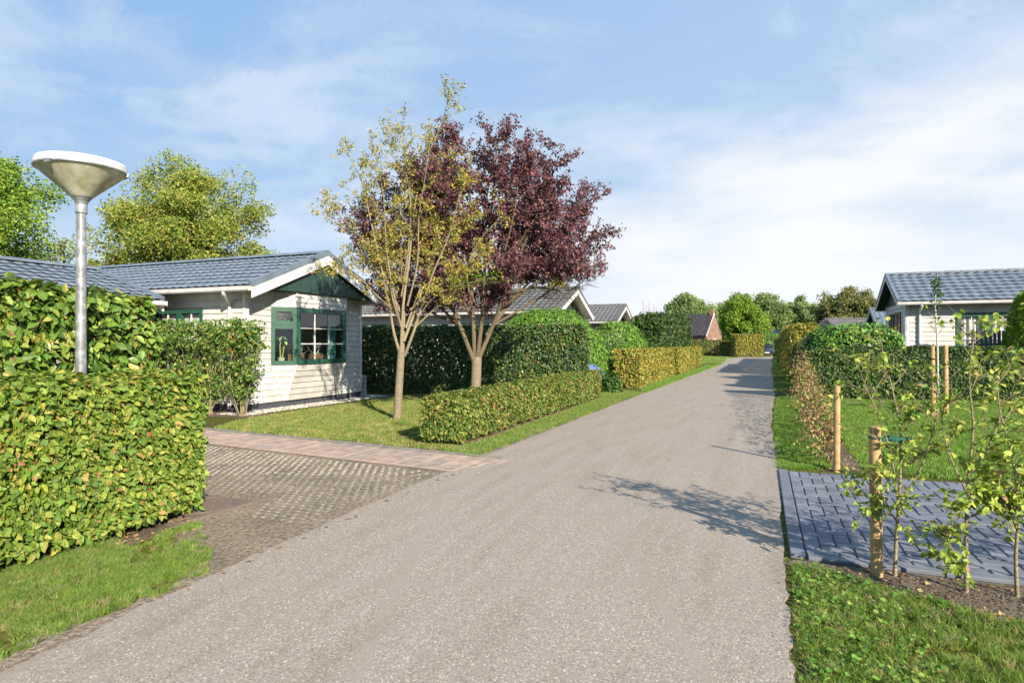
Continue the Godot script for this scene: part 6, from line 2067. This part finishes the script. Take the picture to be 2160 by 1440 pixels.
# ------------------------------------------------------------------ cars
func car(label: String, at: Vector3, turn: float, paint: Material, tall: float, number := true) -> void:
	# nose towards +x; body lofted from cross sections, cabin with glass faces, wheels, lamps, grille
	var t := thing("parked_car", label, "car", at, turn)
	var k := tall
	# station: x, half width, sill height, shoulder height, centre height
	var body := [[-2.10, 0.62, 0.42, 0.80, 0.82], [-2.04, 0.78, 0.30, 0.90, 0.94], [-1.6, 0.86, 0.22, 0.96, 1.0], [-0.6, 0.88, 0.20, 0.96, 1.0], [0.4, 0.88, 0.20, 0.94, 0.99], [0.95, 0.88, 0.20, 0.90, 0.98], [1.5, 0.86, 0.22, 0.84, 0.92], [1.9, 0.78, 0.24, 0.74, 0.80], [2.08, 0.62, 0.30, 0.58, 0.62]]
	var b := MB.new()
	var ring := func(s: Array) -> Array:
		var w: float = s[1]
		return [Vector3(s[0], s[2] * k, 0), Vector3(s[0], s[2] * k, w * 0.86), Vector3(s[0], (s[2] + 0.10) * k, w), Vector3(s[0], (s[2] * 0.4 + s[3] * 0.6) * k, w * 1.01), Vector3(s[0], s[3] * k, w * 0.93), Vector3(s[0], (s[3] * 0.25 + s[4] * 0.75) * k, w * 0.62), Vector3(s[0], s[4] * k, 0)]
	for i in body.size() - 1:
		var r0: Array = ring.call(body[i])
		var r1: Array = ring.call(body[i + 1])
		for j in 6:
			b.quad(r0[j], r1[j], r1[j + 1], r0[j + 1])
			var f := Vector3(1, 1, -1)
			b.quad(r0[j + 1] * f, r1[j + 1] * f, r1[j] * f, r0[j] * f)
	for e in [0, body.size() - 1]:
		var r0: Array = ring.call(body[e])
		var f := Vector3(1, 1, -1)
		for j in range(1, 6):
			b.flip(r0[0], r0[j], r0[j + 1], r0[0], Vector3.ZERO)
			b.flip(r0[0] * f, r0[j + 1] * f, r0[j] * f, r0[0] * f, Vector3.ZERO)
	mi("body", b.done(), paint, t)
	# cabin
	var base := [Vector3(1.0, 0.955 * k, 0.70), Vector3(-1.75, 0.965 * k, 0.72)]
	var top := [Vector3(0.28, 1.42 * k, 0.55), Vector3(-1.35, 1.40 * k, 0.54)]
	var f2 := Vector3(1, 1, -1)
	b = MB.new()
	b.quad(top[1], top[0], top[0] * f2 , top[1] * f2)
	b.quad(top[1] + UP * 0.0, top[1] * f2, top[1] * f2 + UP * 0.03, top[1] + UP * 0.03)
	b.quad(top[0] + UP * 0.02 - Vector3(0.1, 0, 0.03), top[0] * f2 + UP * 0.02 - Vector3(0.1, 0, -0.03), top[1] * f2 + UP * 0.03 + Vector3(0.05, 0, 0.03), top[1] + UP * 0.03 + Vector3(0.05, 0, -0.03))
	for s in [Vector3.ONE, f2]:
		b.tube([base[0] * s, top[0] * s], [0.035, 0.03], 6)
		b.tube([base[1] * s, top[1] * s], [0.05, 0.045], 6)
		b.tube([(base[0] * s).lerp(base[1] * s, 0.48), (top[0] * s).lerp(top[1] * s, 0.45)], [0.035, 0.03], 6)
		b.tube([top[0] * s, top[1] * s], [0.03, 0.03], 6)
	mi("roof", b.done(), paint, t)
	var g := MB.new()
	g.quad(base[0], base[0] * f2, top[0] * f2, top[0])
	mi("windscreen", g.done(), M.carglass, t)
	g = MB.new()
	g.quad(base[1] * f2, base[1], top[1], top[1] * f2)
	mi("rear_window", g.done(), M.carglass, t)
	for s in [Vector3.ONE, f2]:
		g = MB.new()
		g.flip(base[1] * s, base[0] * s, top[0] * s, top[1] * s, Vector3(0, 1, 0))
		mi("side_window", g.done(), M.carglass, t)
		g = MB.new()
		g.bevel(Vector3(0.72, 1.0 * k, 0.97 * s.z), Vector3(0.12, 0.12, 0.16), 0.03)
		mi("mirror", g.done(), paint, t)
		g = MB.new()
		g.hexa([Vector3(1.86, 0.60 * k, 0.40 * s.z), Vector3(2.05, 0.56 * k, 0.44 * s.z), Vector3(1.80, 0.58 * k, 0.80 * s.z), Vector3(1.62, 0.60 * k, 0.80 * s.z), Vector3(1.84, 0.74 * k, 0.42 * s.z), Vector3(2.00, 0.70 * k, 0.46 * s.z), Vector3(1.76, 0.76 * k, 0.80 * s.z), Vector3(1.6, 0.78 * k, 0.80 * s.z)])
		mi("headlight", g.done(), M.headlight, t)
		for x in [-1.32, 1.30]:
			var wh := Node3D.new()
			wh.name = "wheel"
			t.add_child(wh, true)
			wh.transform = Transform3D(Basis(Vector3.RIGHT, PI * 0.5 * s.z), Vector3(x, 0.325, 0.78 * s.z))
			g = MB.new()
			g.lathe([Vector2(0.20, -0.10), Vector2(0.30, -0.10), Vector2(0.325, -0.07), Vector2(0.325, 0.07), Vector2(0.30, 0.105), Vector2(0.20, 0.105)], 24)
			mi("tyre", g.done(), M.tyre, wh)
			g = MB.new()
			g.lathe([Vector2(0.21, 0.04), Vector2(0.20, 0.09), Vector2(0.06, 0.085), Vector2(0.0, 0.095)], 20)
			mi("rim", g.done(), M.rim, wh)
	g = MB.new()
	g.bevel(Vector3(2.07, 0.60 * k, 0), Vector3(0.05, 0.13, 0.72), 0.015)
	mi("grille", g.done(), M.blackplastic, t)
	g = MB.new()
	g.bevel(Vector3(2.085, 0.66 * k, 0), Vector3(0.04, 0.022, 0.74), 0.006)
	g.bevel(Vector3(2.085, 0.545 * k, 0), Vector3(0.04, 0.018, 0.74), 0.006)
	mi("grille_trim", g.done(), M.chrome, t)
	g = MB.new()
	g.bevel(Vector3(2.08, 0.36 * k, 0), Vector3(0.10, 0.16, 1.1), 0.02)
	mi("bumper", g.done(), M.blackplastic, t)
	g = MB.new()
	g.bevel(Vector3(2.125, 0.45 * k, 0), Vector3(0.015, 0.11, 0.52), 0.003)
	mi("number_plate", g.done(), M.plate, t)

func cars() -> void:
	car("blue car parked behind the low hedge, only its bonnet showing", Vector3(0.72, 0, -19.75), deg_to_rad(-22.0), M.carblue, 1.08)
	car("dark blue car parked facing the viewer at the far end of the lane", Vector3(32.1, 0, -77.5), deg_to_rad(-112.0), M.cardark, 1.05)
